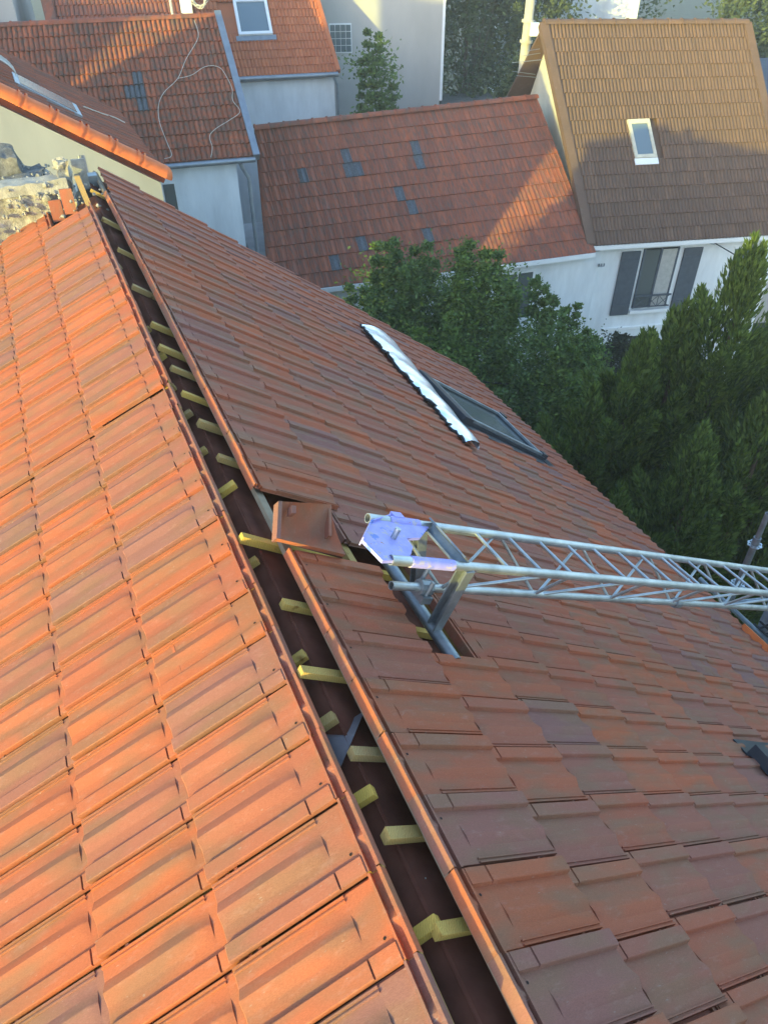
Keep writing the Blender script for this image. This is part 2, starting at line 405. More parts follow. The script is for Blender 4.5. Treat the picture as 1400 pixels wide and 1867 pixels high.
# eave gutter
gut = MB(); n = 8; k0 = 0
for i, s in enumerate((-1.2, 33 * W)):
    c = RP(s, 5.30) - Z * .09 + PR * .05
    gut.v += [c + PR * (.06 * math.cos(math.pi + math.pi * q / n)) + Z * (.06 * math.sin(math.pi + math.pi * q / n)) for q in range(n + 1)]
gut.f = [(q, q + 1, q + n + 2, q + n + 1) for q in range(n)]
gut.build('gutter', M['zinc'], house, True)

# ------------------------------------------------------------------ roof windows of the near house
def skylight(s0, s1, t0, t1, parent):
    o = RP(0, 0)
    base = MB(); fr = .07; H = .065
    for x, y in (((s0, s1), (t0, t0 + fr)), ((s0, s1), (t1 - fr, t1)), ((s0, s0 + fr), (t0 + fr, t1 - fr)), ((s1 - fr, s1), (t0 + fr, t1 - fr))):
        base.box(o, RD, FR, NR, x, y, (-.06, H))
    w = base.build('skylight', M['darkframe'], parent)
    s = MB(); f2 = .045
    for x, y in (((s0 + .03, s1 - .03), (t0 + .03, t0 + .03 + f2)), ((s0 + .03, s1 - .03), (t1 - .03 - f2, t1 - .03)), ((s0 + .03, s0 + .03 + f2), (t0 + .03 + f2, t1 - .03 - f2)), ((s1 - .03 - f2, s1 - .03), (t0 + .03 + f2, t1 - .03 - f2))):
        s.box(o, RD, FR, NR, x, y, (H + .001, H + .022))
    s.build('sash', M['galvdull'], w)
    MB().box(o, RD, FR, NR, (s0 + fr - .012, s1 - fr + .012), (t0 + fr - .012, t1 - fr + .012), (H - .03, H - .012)).build('pane', M['pane'], w)
    c = MB().box(o, RD, FR, NR, (s0 - .02, s1 + .02), (t0 - .09, t0 + .025), (.03, H + .03)); c.build('top_cover', M['darkframe'], w)
    ap = MB().box(o, RD, FR, NR, (s0 - .10, s1 + .10), (t1 + .001, t1 + .17), (.028, .036))
    for a, b in ((s0 - .11, s0 - .002), (s1 + .002, s1 + .11)): ap.box(o, RD, FR, NR, (a, b), (t0 - .1, t1), (.022, .03))
    ap.build('flashing', M['darkframe'], w)
    for s_ in (s0 + .02, s1 - .10): MB().box(o, RD, FR, NR, (s_, s_ + .08), (t1 - .02, t1 + .05), (.03, H + .03)).build('corner_cap', M['darkframe'], w)
    return w
skylight(*SKY1, slopeR); skylight(*SKY2, slopeR)
# foil flashing strip lying over the head of the far roof window
nS, nT = 60, 7; vs = []; fs = []
for i in range(nS + 1):
    a = i / nS; s = (17.3 + 11.0 * a) * W; wdt = .17 + .24 * a - .35 * max(0, a - .9)
    for j in range(nT + 1):
        b = j / nT; edge = (1 - b) ** 3
        rag = (MN.noise(V((i * .31, 3.3, 0))) * .038 + MN.noise(V((i * .9, 7.1, 0))) * .03) * edge
        h = .055 + .045 * math.sin(b * math.pi * .75) + .02 * a + U(-.008, .010) * edge + .004 * math.sin(i * .5 + j)
        if j == nT: h -= .04
        vs.append(RP(s, 2.68 + .10 * a + wdt * b + rag, h))
for i in range(nS):
    for j in range(nT):
        q = i * (nT + 1) + j; fs.append((q, q + 1, q + nT + 2, q + nT + 1))
if (vs[1] - vs[0]).cross(vs[nT + 2] - vs[0]).dot(NR) < 0: fs = [f[::-1] for f in fs]
strip = thing('foil_strip', 'long crumpled silver foil flashing strip lying across the tiles above a roof window', 'flashing', RP(25 * W, 3.1, .03))
link('foil_sheet', mesh('foil_sheet', vs, fs, M['alu'], True, 70), strip)
mb = MB(); path = [vs[i * (nT + 1)] - NR * .012 for i in range(nS + 1)]
mb.tube([p + FR * U(-.008, .008) + NR * U(-.01, .01) for p in path], .014, 6); mb.build('torn_black_edge', M['blackrub'], strip)
mb = MB().tube([vs[i * (nT + 1) + nT] for i in range(nS + 1)], .012, 6); mb.build('folded_edge', M['alu'], strip, True)

# ------------------------------------------------------------------ loose tile lying in the gap, turned over
loose = thing('loose_roof_tile', 'loose clay tile turned over and tilted up beside the open ridge, its rim sunlit', 'roof tile', RP(7.9 * W, .25, .0))
P_a, P_b, P_c, P_d = RP(7.78 * W, -.016, .10), RP(8.10 * W, .256, .12), RP(6.97 * W, .27, .05), RP(7.01 * W, -.05, .035)
vs = []; fs = []; N1 = 12
nn = (P_b - P_a).cross(P_d - P_a).normalized(); nn = nn if nn.z > 0 else -nn
for side in (0, 1):
    for i in range(N1 + 1):
        for j in range(N1 + 1):
            a, b = i / N1, j / N1
            p = P_a.lerp(P_b, a).lerp(P_d.lerp(P_c, a), b)
            dish = -.052 * math.sin(math.pi * a) * math.sin(math.pi * min(1, b * 1.05)) - .012 * math.sin(math.pi * b)
            rim = .012 if (i in (0, N1) or j in (0, N1)) else 0
            vs.append(p + nn * (dish + rim - .02 * side))
n1 = N1 + 1
for i in range(N1):
    for j in range(N1):
        q = i * n1 + j; fs.append((q, q + 1, q + n1 + 1, q + n1)); q += n1 * n1; fs.append((q, q + n1, q + n1 + 1, q + 1))
rim = [i * n1 for i in range(n1)] + [N1 * n1 + j for j in range(1, n1)] + [i * n1 + N1 for i in range(N1 - 1, -1, -1)] + [j for j in range(N1 - 1, 0, -1)]
for a, b in zip(rim, rim[1:] + rim[:1]): fs.append((a, b, b + n1 * n1, a + n1 * n1))
me = mesh('tile_body', vs, fs, M['hero'], True, 35); link('tile_body', me, loose)
e1 = (P_b - P_a).normalized(); e2 = (P_d - P_a).normalized()
MB().box(P_a, e1, e2, nn, (-.008, .012), (0, (P_d - P_a).length), (-.018, .014)).build('head_rail', M['hero'], loose)
MB().box(P_b, e1, e2, nn, (-.004, .012), (0, (P_d - P_a).length * .9), (-.022, .010)).build('tail_rail', M['hero'], loose)
MB().box(P_a, e1, e2, nn, (.05, .075), (.03, .07), (.0, .03)).build('lug', M['hero'], loose)

# ------------------------------------------------------------------ triangular lattice beam leaning across the slope
BD = V((.7724, .4062, -.4882)); B0 = RP(5.86 * W, .335, .125)
be1 = BD.cross(Z).normalized(); be1 = be1 if be1.y > 0 else -be1
be2 = be1.cross(BD).normalized(); be2 = be2 if be2.z > 0 else -be2
oN, oF = be1 * -.13 + be2 * .207, be1 * .13 + be2 * .207
beam = thing('lattice_beam', 'galvanised triangular lattice beam with violet blue end plate reaching over the shaded slope', 'scaffold beam', B0)
def BP(o, t): return B0 + o + BD * t
O0 = V((0, 0, 0))
def pipe(a, b, r, mat, name, parent, n=14):
    d = (b - a).normalized(); m = MB().tube([a, b], r, n, False)
    m.tube([a + d * .0, b], r * .82, n, False)
    k = len(m.v) - 4 * n                                     # annular ends
    for e0, e1_ in ((0, 2 * n), (n, 3 * n)):
        for j in range(n): m.f.append((k + e0 + j, k + e0 + (j + 1) % n, k + e1_ + (j + 1) % n, k + e1_ + j))
    return m.build(name, mat, parent, True, 50)
pipe(BP(oN, -.20), BP(oN, 5.2), .0190, M['galv'], 'chord', beam)
pipe(BP(oF, -.15), BP(oF, 5.2), .0190, M['galv'], 'chord', beam)
pipe(BP(O0, -.0), BP(O0, 5.2), .0180, M['galv'], 'chord', beam)
def bar(a, b, r, name): return MB().tube([a, b], r, 8).build(name, M['galv'], beam, True, 50)
t = .42; k = 0
while t < 5.1:
    bar(BP(oN, t), BP(oF, t), .0075, 'rung')
    k += 1; t += .205 if k % 8 else .07
t = .26
while t < 5:
    bar(BP(O0, t), BP(oN, t - .03), .008, 'brace'); bar(BP(O0, t + .03), BP(oN, t + .46), .0075, 'brace')
    bar(BP(O0, t), BP(oF, t - .27), .0075, 'brace'); bar(BP(O0, t + .02), BP(oF, t + .29), .0075, 'brace')
    t += .585
# end plate, painted, standing over the two upper chords
def TP(a, b, n=-.004): return B0 + be2 * .207 + BD * a + be1 * b + be2 * n
pl = [TP(-.27, -.035), TP(-.165, .085), TP(.005, .167), TP(.145, .113), TP(.038, .024), TP(-.040, .010), TP(-.046, -.046), TP(-.09, -.097), TP(-.13, -.135), TP(-.25, -.150)]
plate = MB().poly(pl[::-1], be2, .012).build('end_plate', M['bluepaint'], beam)
def flange(p, q, h, th=.007):
    d_ = (q - p).normalized(); n_ = d_.cross(be2).normalized(); MB().box(p, d_, n_, be2, (0, (q - p).length), (-th, 0), (-.012, h)).build('plate_flange', M['bluepaint'], plate)
flange(pl[0], pl[1], .022, .005); flange(pl[1], pl[2], .022, .005)
MB().tube([TP(-.11, .0, .0), TP(-.11, .0, .05)], .012, 8).build('bolt', M['galv'], plate, True)
MB().box(TP(-.03, .13, .008), BD, be1, be2, (0, .05), (0, .035), (0, .016)).build('lug', M['bluepaint'], plate)
MB().tube([BP(oN, -.11), BP(oN, .10)], .0215, 14).build('blue_sleeve', M['bluepaint'], beam, True, 50)
MB().tube([BP(oF, -.05), BP(oF, .10)], .0215, 14).build('blue_sleeve', M['bluepaint'], beam, True, 50)
# tube lying in the slot of missing tiles and the legs standing on it
t0, t1 = RP(7.95 * W, .60, .012), RP(4.75 * W, .625, .012)
st = pipe(t0, t1, .026, M['galvdull'], 'scaffold_tube', None); tag(st, 'short steel tube lying in the slot of missing tiles under the lattice beam', 'tube')
tx = (t1 - t0).normalized()
def leg(a, b, w, name):
    d = (b - a).normalized(); ex = d.cross(tx).normalized(); ey = ex.cross(d)
    m = MB().box(a, d, ey, ex, (0, (b - a).length), (-w / 2, w / 2), (0, .007)); m.box(a, d, ey, ex, (.0, (b - a).length), (w / 2 - .007, w / 2), (.007, .04)); m.box(a, d, ey, ex, (.0, (b - a).length), (-w / 2, -w / 2 + .007), (.007, .04))
    m.build(name, M['galvdull'], beam)
leg(BP(oN, .20), RP(5.55 * W, .625, .035), .055, 'leg'); leg(BP(oF, .14), RP(6.55 * W, .66, .035), .05, 'leg'); 
leg(BP(oN, .16), BP(oF, .16) - be2 * .0, .05, 'cross_plate')
cpl = MB(); cp = B0 + BD * .17
cpl.tube([cp - BD * .03, cp + BD * .03], .034, 10); cpl.box(cp, BD, be1, be2, (-.025, .025), (-.05, .05), (-.045, -.015)); cpl.tube([cp + be1 * .03 - be2 * .05, cp + be1 * .03 + be2 * .07], .009, 6); cpl.tube([cp - be1 * .03 - be2 * .06, cp - be1 * .03 + be2 * .05], .009, 6)
cpl.build('coupler', M['galvdull'], beam)
for tt in (2.05,): MB().tube([BP(O0, tt), BP(O0, tt + .05)], .030, 10).build('coupler', M['galvdull'], beam)

# ------------------------------------------------------------------ scaffold beyond the eave
def standard(x, y, z0, z1, label, rz):
    o = thing('scaffold_standard', label, 'scaffold pole', (x, y, 0), 'scaffold poles beyond the eave')
    pipe(V((x, y, z0)), V((x, y, z1 - .30)), .030, M['galvdull'], 'pole', o)
    pipe(V((x, y, z1 - .34)), V((x, y, z1)), .0235, M['galvdull'], 'spigot', o)
    MB().tube([V((x, y, z1 - .36)), V((x, y, z1 - .28))], .034, 12).build('collar', M['galvdull'], o, True)
    z = rz
    while z > .5:
        m = MB(); n = 40
        for q in range(n):                       # flower shaped rosette with openings
            a = 2 * math.pi * q / n; r = .062 + .005 * math.cos(8 * a); m.v += [V((x + .025 * math.cos(a), y + .025 * math.sin(a), z)), V((x + .036 * math.cos(a), y + .036 * math.sin(a), z)), V((x + .052 * math.cos(a), y + .052 * math.sin(a), z)), V((x + r * math.cos(a), y + r * math.sin(a), z))]
        nv = len(m.v); m.v += [v - Z * .009 for v in m.v]
        for q in range(n):
            a, b = 4 * q, 4 * ((q + 1) % n); spoke = q % 5 in (0, 1)
            for i in ((0, 1, 2) if spoke else (0, 2)):
                m.f.append((a + i, a + i + 1, b + i + 1, b + i)); m.f.append((nv + a + i, nv + b + i, nv + b + i + 1, nv + a + i + 1))
            m.f.append((a + 3, nv + a + 3, nv + b + 3, b + 3))
            m.f.append((a + 1, b + 1, nv + b + 1, nv + a + 1)); m.f.append((a + 2, nv + a + 2, nv + b + 2, b + 2))
        m.build('rosette', M['galv'], o); z -= .5
    return o
def EP(s, d, z=0): p = OR + RD * s + PR * d; return V((p.x, p.y, z))
q = EP(2.62, 4.52); standard(q.x, q.y, 0, 7.86, 'bare steel scaffold pole with flower shaped rosette rising beside the dark cypress', 7.50)
q = EP(2.24, 4.62); w2 = thing('wrapped_post', 'thick grey plastic wrapped post standing beside the bare scaffold pole', 'post', (q.x, q.y, 0))
mb = MB(); prof = [(0, .05), (6.2, .05), (6.5, .07), (6.8, .085), (7.1, .09), (7.35, .075), (7.42, .05), (7.5, .085), (7.62, .08), (7.72, .055), (7.76, .01)]
n = 16; k = 0
for z, r in prof: mb.v += [V((q.x + r * (1 + .12 * math.sin(3 * a_ + z * 9)) * math.cos(a_), q.y + r * (1 + .12 * math.sin(2 * a_ + z * 7)) * math.sin(a_), z)) for a_ in [2 * math.pi * j / n for j in range(n)]]
mb.f = [(i * n + j, i * n + (j + 1) % n, (i + 1) * n + (j + 1) % n, (i + 1) * n + j) for i in range(len(prof) - 1) for j in range(n)]
mb.build('plastic_wrap', simple('grey plastic', (.22, .23, .27), .45, .25, 9, .3), w2, True, 60)
led = thing('scaffold_ledger', 'steel ledger tubes and perforated deck of the scaffold outside the eave', 'scaffold', EP(1.8, 4.7, 6.6))
pipe(EP(3.0, 4.5, 6.72), EP(-1, 4.5, 6.72), .024, M['galvdull'], 'ledger', led); pipe(EP(2.62, 4.52, 6.95), EP(1.2, 5.3, 7.25), .024, M['galvdull'], 'brace', led)
pipe(EP(2.62, 4.3, 6.80), EP(2.3, 5.4, 6.80), .024, M['galvdull'], 'ledger', led)
dk = MB()
for i in range(16):
    for a in range(4):
        s = 2.22 - i * .075; d = 4.42 + a * .07
        dk.box(EP(s, d, 6.84), RD, PR, Z, (-.030, -.012), (0, .07), (0, .01)); dk.box(EP(s, d, 6.84), RD, PR, Z, (-.012, .045), (0, .018), (0, .01))
dk.build('perforated_deck', M['blackrub'], led)
MB().box(RP(8.0 * W, 5.16, .02), RD, FR, NR, (0, .42), (0, .03), (-.02, .05)).build('orange_edge_strip', M['ridge'], led)
rope = MB().tube([EP(2.02 + .06 * math.sin(i * 1.7), 4.62 + .07 * math.cos(i * 2.3), 6.87 + .015 * (i % 3)) for i in range(22)], .005, 5); tag(rope.build('rope_coil', M['cable']), 'small tangle of pale rope on the scaffold deck', 'rope')

# ------------------------------------------------------------------ broken parapet and rubble at the far end of the sunlit slope
par = thing('broken_parapet', 'crumbling cream mortar parapet with loose rubble at the far end of the sunlit slope', 'parapet', LP(28.5 * W, .6))
import mathutils.noise as MN
def lump(o, ex, ey, ez, x, y, z, nx, ny, nz, amp, mat, name, freq=9, parent=None):
    """box whose faces are subdivided and roughened by noise"""
    vs = []; idx = {}; fs = []
    def vid(i, j, k):
        if (i, j, k) not in idx:
            p = o + ex * (x[0] + (x[1] - x[0]) * i / nx) + ey * (y[0] + (y[1] - y[0]) * j / ny) + ez * (z[0] + (z[1] - z[0]) * k / nz)
            d = MN.noise_vector(p * freq) * amp + MN.noise_vector(p * freq * 3.1) * amp * .5
            idx[(i, j, k)] = len(vs); vs.append(p + d)
        return idx[(i, j, k)]
    for i in range(nx):
        for j in range(ny):
            for k, fl in ((0, 1), (nz, 0)):
                q = [vid(i, j, k), vid(i + 1, j, k), vid(i + 1, j + 1, k), vid(i, j + 1, k)]; fs.append(q[::-1] if fl else q)
    for i in range(nx):
        for k in range(nz):
            for j, fl in ((0, 0), (ny, 1)):
                q = [vid(i, j, k), vid(i + 1, j, k), vid(i + 1, j, k + 1), vid(i, j, k + 1)]; fs.append(q[::-1] if fl else q)
    for j in range(ny):
        for k in range(nz):
            for i, fl in ((0, 1), (nx, 0)):
                q = [vid(i, j, k), vid(i, j + 1, k), vid(i, j + 1, k + 1), vid(i, j, k + 1)]; fs.append(q[::-1] if fl else q)
    if ex.cross(ey).dot(ez) < 0: fs = [f[::-1] for f in fs]
    return link(name, mesh(name, vs, fs, mat, True, 50), parent)
PO = V((OL.x, OL.y, 0))
lump(PO, -PR, RD, Z, (.20, 3.2), (6.45, 6.95), (8.5, 10.12), 80, 14, 34, .035, M['mortar'], 'rough_wall', 7, par)
lump(PO, -PR, RD, Z, (.10, 3.2), (6.42, 6.58), (10.07, 10.17), 70, 5, 4, .018, M['coping'], 'coping_edge', 8, par)
lump(PO, -PR, RD, Z, (.25, 3.2), (6.60, 7.10), (10.05, 10.14), 80, 14, 2, .03, M['grit'], 'grit_bed', 12, par)
lump(PO, -PR, RD, Z, (.42, 1.4), (6.85, 7.15), (9.9, 10.30), 20, 8, 8, .05, M['grit'], 'masonry_block', 5, par)
lump(PO, -PR, RD, Z, (.05, .14), (6.50, 6.66), (9.9, 10.27), 8, 10, 16, .04, M['mortar'], 'masonry_block', 9, par)
def stone(p, r, mat, parent, name='stone'):
    n1_, n2 = 6, 4; vs = [p + Z * r]; fs = []; sc = V((U(.7, 1.3), U(.7, 1.3), U(.6, 1)))
    for a in range(1, n2):
        for b in range(n1_):
            th = math.pi * a / n2; ph = 2 * math.pi * b / n1_; d = V((math.sin(th) * math.cos(ph) * sc.x, math.sin(th) * math.sin(ph) * sc.y, math.cos(th) * sc.z)) * r * U(.75, 1.15); vs.append(p + d)
    vs.append(p - Z * r * .8)
    for b in range(n1_): fs.append((0, 1 + b, 1 + (b + 1) % n1_)); fs.append((len(vs) - 1, 1 + (n2 - 2) * n1_ + (b + 1) % n1_, 1 + (n2 - 2) * n1_ + b))
    for a in range(n2 - 2):
        for b in range(n1_): fs.append((1 + a * n1_ + b, 1 + (a + 1) * n1_ + b, 1 + (a + 1) * n1_ + (b + 1) % n1_, 1 + a * n1_ + (b + 1) % n1_))
    return vs, fs
rub = MB()
for k in range(420):
    d = U(.1, 3.0); s = U(6.40, 7.15); zz = 10.14
    if rnd() < .45: s = U(6.30, 6.46); zz = 10.08 - (abs(U(0, 1)) ** 2) * (.1 + .35 * d)
    v_, f_ = stone(PO - PR * d + RD * s + Z * zz, U(.008, .035) * (1.2 if rnd() < .1 else .8), None, None); rub.add(v_, f_)
o = rub.build('rubble', M['mortar'], par); o['kind'] = 'stuff'
rub = MB()
for k in range(60):
    v_, f_ = stone(PO + RD * U(6.1, 7.0) + PR * U(-.25, .16) + Z * U(9.95, 10.06), U(.006, .02), None, None); rub.add(v_, f_)
o = rub.build('rubble', M['mortar'], par); o['kind'] = 'stuff'
# upright offcut tiles wedged against the parapet, boards at the ridge end
for d, s, hgt, tw in ((.13, 6.20, .19, .1), (.235, 6.22, .16, -.1)):
    MB().box(PO - PR * d + RD * s + Z * (OL.z - d * .48 - .03), (-PR + RD * tw).normalized(), RD, (Z + RD * .25 ).normalized(), (-.048, .048), (0, .015), (0, hgt)).build('tile_offcut', M['hero'], par)
MB().box(PO + PR * .02 + RD * 6.12 + Z * 10.0, PR, RD, (Z + RD * .5 - PR * .15).normalized(), (-.022, .022), (0, .03), (0, .26)).build('board_end', M['pine'], par)
MB().box(PO + PR * .05 + RD * 6.75 + Z * 9.98, PR, RD, Z, (-.06, .05), (0, .02), (0, .25)).build('metal_plate', M['coping'], par)
MB().box(PO + PR * .13 + RD * 6.92 + Z * 9.80, PR, RD, Z, (-.07, .06), (0, .12), (0, .24)).build('vent_block', M['galvdull'], par)

# ------------------------------------------------------------------ neighbouring houses
def small_tile(kind):
    """unit tile (x 0..1 across, y 0..1 down slope, z in metres), its tail laps the next one"""
    if kind == 'roll': pr_ = [(0, 0), (.10, .030), (.25, .042), (.40, .030), (.50, 0), (.60, .030), (.75, .042), (.90, .030), (1, 0)]
    else: pr_ = [(0, 0), (.02, .012), (.12, .014), (.15, .0), (.48, 0), (.52, .010), (.62, .010), (.66, 0), (.97, 0), (1, -.008)]
    n = len(pr_); vs = [(x, 0, z) for x, z in pr_] + [(x, 1.10, z + .030) for x, z in pr_] + [(x, 1.105, z - .004) for x, z in pr_]; fs = []
    for r in range(2):
        for j in range(n - 1): a = r * n + j; fs.append((a, a + 1, a + n + 1, a + n))
    return vs, fs
def roof_field(parent, P00, P10, P01, P11, nu, nv, kind, mat, mat_i, limit=300, special=None, skip=None, mat_s=None):
    """P00,P10 eave left/right, P01,P11 ridge left/right. Tiles laid in courses from the ridge down."""
    P00, P10, P01, P11 = map(V, (P00, P10, P01, P11))
    vs, fs = small_tile(kind); TM = mesh('roof_tile', vs, fs, mat, True, 30); TS = mesh('glass_tile', vs, fs, mat_s, True, 30) if mat_s else None
    cells = []
    def at(a, b): return P01.lerp(P11, a).lerp(P00.lerp(P10, a), b)
    for j in range(nv):
        for i in range(nu):
            if skip and skip(i, j): continue
            a, b = i / nu, j / nv; o = at(a, b); ex = at((i + 1) / nu, b) - o; ey = at(a, (j + 1) / nv) - o
            nz = ey.cross(ex).normalized(); 
            if nz.z < 0: nz = -nz
            # x across must make a right handed frame with y down slope
            if ex.cross(ey).dot(nz) < 0: o = o + ex; ex = -ex
            ey2 = (ey - ex * (ey.dot(ex) / ex.dot(ex))); ey2 = ey2.normalized() * ey.length
            cells.append((i, j, frame(o + nz * U(0, .006), ex, ey2, nz) @ Matrix.Rotation(R(U(-.5, .5)), 4, 'Z'), o + (ex + ey) * .5))
    cells.sort(key=lambda c: (not inframe(c[3], 10), (c[3] - CAM).length)); jv = []; jf = []
    for k, (i, j, m, c) in enumerate(cells):
        sp = special and (i, j) in special
        if sp or (k < limit and inframe(c, 10)):
            o = bpy.data.objects.new('glass_tile' if sp else 'roof_tile', TS if sp else TM); COL.objects.link(o); o.parent = parent; o.matrix_parent_inverse = Matrix.Translation(-parent.location); o.matrix_basis = m
        else:
            b = len(jv); jv += [m @ V(v) for v in vs]; jf += [tuple(q + b for q in f) for f in fs]
    if jv: o = link('remaining_tiles', mesh('remaining_tiles', jv, jf, mat_i, True, 30), parent); o['kind'] = 'stuff'
def ridge_tiles(parent, a, b, n, r, mat, name='ridge_tile', collar=True):
    a, b = V(a), V(b); d = (b - a) / n; ax = d.normalized(); up_ = (Z - ax * ax.z).normalized(); sd = ax.cross(up_)
    for k in range(n):
        m = MB(); q = 9; L = d.length; st_ = [(0, r), (L * 1.04, r * .93)]
        if collar: st_ = [(0, r * 1.16), (L * .1, r * 1.16), (L * .1001, r), (L * 1.04, r * .94)]
        for t_, rr in st_: m.v += [a + d * k + ax * t_ + sd * (rr * math.cos(math.pi * j / (q - 1))) + up_ * (rr * .8 * math.sin(math.pi * j / (q - 1))) for j in range(q)]
        for i in range(len(st_) - 1):
            for j in range(q - 1): m.f.append((i * q + j, (i + 1) * q + j, (i + 1) * q + j + 1, i * q + j + 1))
        m.f.append(tuple(range(q)))
        m.build(name, mat, parent, True, 40)
def wall_block(parent, base, u, inn, L, D, H, mat, gable=0, name='wall'):
    """box wall with optional gable prism; base = front left corner, u along the front, inn inward"""
    m = MB(); b = V((base[0], base[1], 0)); m.box(b, u, inn, Z, (0, L), (0, D), (0, H))
    if gable:
        p = [b + Z * (H - .02), b + inn * D + Z * (H - .02), b + inn * D / 2 + Z * (H + gable)]
        m.poly(p, u, .25); m.poly([x + u * L for x in p], u, -.25)
    return m.build(name, mat, parent)
def gutter_line(parent, a, b, r=.06, mat=None):
    a, b = V(a), V(b); MB().tube([a, b], r, 8).build('gutter', mat or M['zinc'], parent, True, 60)
def deck(parent, q, mat, drop=.05):
    n = (V(q[1]) - V(q[0])).cross(V(q[2]) - V(q[0])).normalized(); n = n if n.z > 0 else -n
    MB().poly([V(p) - n * drop for p in (q[0], q[1], q[3], q[2])], n, -.06).build('roof_deck', mat, parent)
def azv(d): return V((math.cos(R(d)), math.sin(R(d)), 0)), V((-math.sin(R(d)), math.cos(R(d)), 0))

# --- low house with the worn red roof and glass tiles
E00, E10, E01, E11 = V((-2.62, 16.42, 4.85)), V((5.48, 18.93, 4.85)), V((-3.12, 19.92, 7.54)), V((4.15, 22.36, 7.72))
uE, iE = azv(17.2)
hE = thing('low_house', 'low white house with worn red tiled roof dotted with glass tiles', 'house', (1.5, 19, 0))
NUE, NVE = 34, 11
spec = {(4, 3), (9, 2), (9, 3), (10, 3), (17, 2), (17, 3), (14, 5), (15, 6), (9, 8), (6, 9), (16, 8)}
roof_field(hE, E00, E10, E01, E11, NUE, NVE, 'flat', M['mid'], M['mid_i'], 300, spec, None, M['glasstile'])
deck(hE, (E00, E10, E01, E11), M['mid_i'])
back = E01 + (E01 - E00).reflect(Z) * -1; bk2 = lambda r, e: V((2 * r.x - e.x, 2 * r.y - e.y, e.z))
deck(hE, (E01, E11, bk2(E01, E00), bk2(E11, E10)), M['mid_i'], .0)
ridge_tiles(hE, E01 + Z * .0, E11 + Z * .0, 21, .11, M['mid'])
wE = wall_block(hE, E00 + iE * .25 + uE * .05, uE, iE, 8.75, 5.0, 4.72, M['render_w'])
MB().box(E00 - Z * .07 - iE * .03, uE, iE, Z, (0, 8.45), (-.05, .05), (-.06, .05)).build('gutter', M['wtrim'], hE)
# side window by the white wall
o0 = E00 + iE * .25
w = MB().box(o0, uE, iE, Z, (5.9, 6.95), (-.03, .02), (-1.75, -.35)).build('window', M['wtrim'], hE)
MB().box(o0, uE, iE, Z, (5.98, 6.42), (-.04, .0), (-1.67, -.43)).build('pane', M['pane'], w); MB().box(o0, uE, iE, Z, (6.47, 6.88), (-.04, .0), (-1.67, -.43)).build('pane', M['pane'], w)
# --- tall house with brown roof
F00, F10, F01, F11 = V((5.36, 19.08, 4.95)), V((10.9, 19.90, 4.95)), V((4.22, 22.98, 9.30)), V((9.82, 23.70, 9.20))
uF, iF = azv(8.4)
hF = thing('brown_roof_house', 'white house with steep brown tiled roof, small skylight and dark open shutters', 'house', (8, 22, 0))
def skF(i, j): return 10 <= i <= 12 and 7 <= j <= 9
roof_field(hF, F00, F10, F01, F11, 29, 16, 'roll', M['brown'], M['brown_i'], 300, None, skF)
deck(hF, (F00, F10, F01, F11), M['brown_i']); deck(hF, (F01, F11, bk2(F01, F00), bk2(F11, F10)), M['brown_i'], 0)
ridge_tiles(hF, F01 + Z * .02, F11 + Z * .02, 15, .13, M['brown'])
for a, b in ((F00, F01), (F10, F11)):
    d = b - a; m = MB(); ax = d.normalized(); nn_ = uF.cross(ax).normalized(); nn_ = nn_ if nn_.z > 0 else -nn_
    m.box(a, ax, uF, nn_, (0, d.length), (-.11, .10), (-.10, .085)); m.build('verge', M['brown'], hF)
mbw = MB(); bF = F00 + iF * .28; HH = 4.80; DF = 7.6
mbw.box(V((bF.x, bF.y, 0)), uF, iF, Z, (.05, 5.6), (0, DF), (0, HH)); mbw.build('wall', M['render_w'], hF)
m = MB(); c0 = V((bF.x, bF.y, HH - .02)); apexF = F01 - Z * .22 + uF * .22
m.poly([c0 + uF * .03, c0 + uF * .03 + iF * DF, apexF], uF, .2); c1 = c0 + uF * 5.58; ap1 = F11 - Z * .22 - uF * .2
m.build('gable', M['render_c'], hF); MB().poly([c1, c1 + iF * DF, ap1], uF, -.2).build('gable', M['render_c'], hF)
MB().box(F00 - Z * .07, uF, iF, Z, (-.05, 5.6), (-.06, .06), (-.06, .05)).build('gutter', M['wtrim'], hF)
# skylight on the brown slope
fu = (F10 - F00).normalized(); fv = ((F01.lerp(F11, .5)) - (F00.lerp(F10, .5))).normalized(); fn = fu.cross(fv)
fo = F00.lerp(F10, 0)
a0, a1, b0, b1 = 1.66, 2.26, 2.20, 3.24
so = F00 + fu * 0
m = MB()
for x, y in (((a0, a1), (b0, b0 + .09)), ((a0, a1), (b1 - .12, b1)), ((a0, a0 + .08), (b0 + .09, b1 - .12)), ((a1 - .08, a1), (b0 + .09, b1 - .12))): m.box(so, fu, fv, fn, x, y, (-.05, .11))
wF = m.build('skylight', simple('beige frame', (.55, .50, .38), .5), hF); MB().box(so, fu, fv, fn, (a0 + .07, a1 - .07), (b0 + .08, b1 - .11), (.02, .09)).build('pane', M['panelight'], wF)
MB().box(so, fu, fv, fn, (a0 - .02, a1 + .02), (b0 - .17, b0 - .002), (.05, .08)).build('flashing', M['wtrim'], wF)
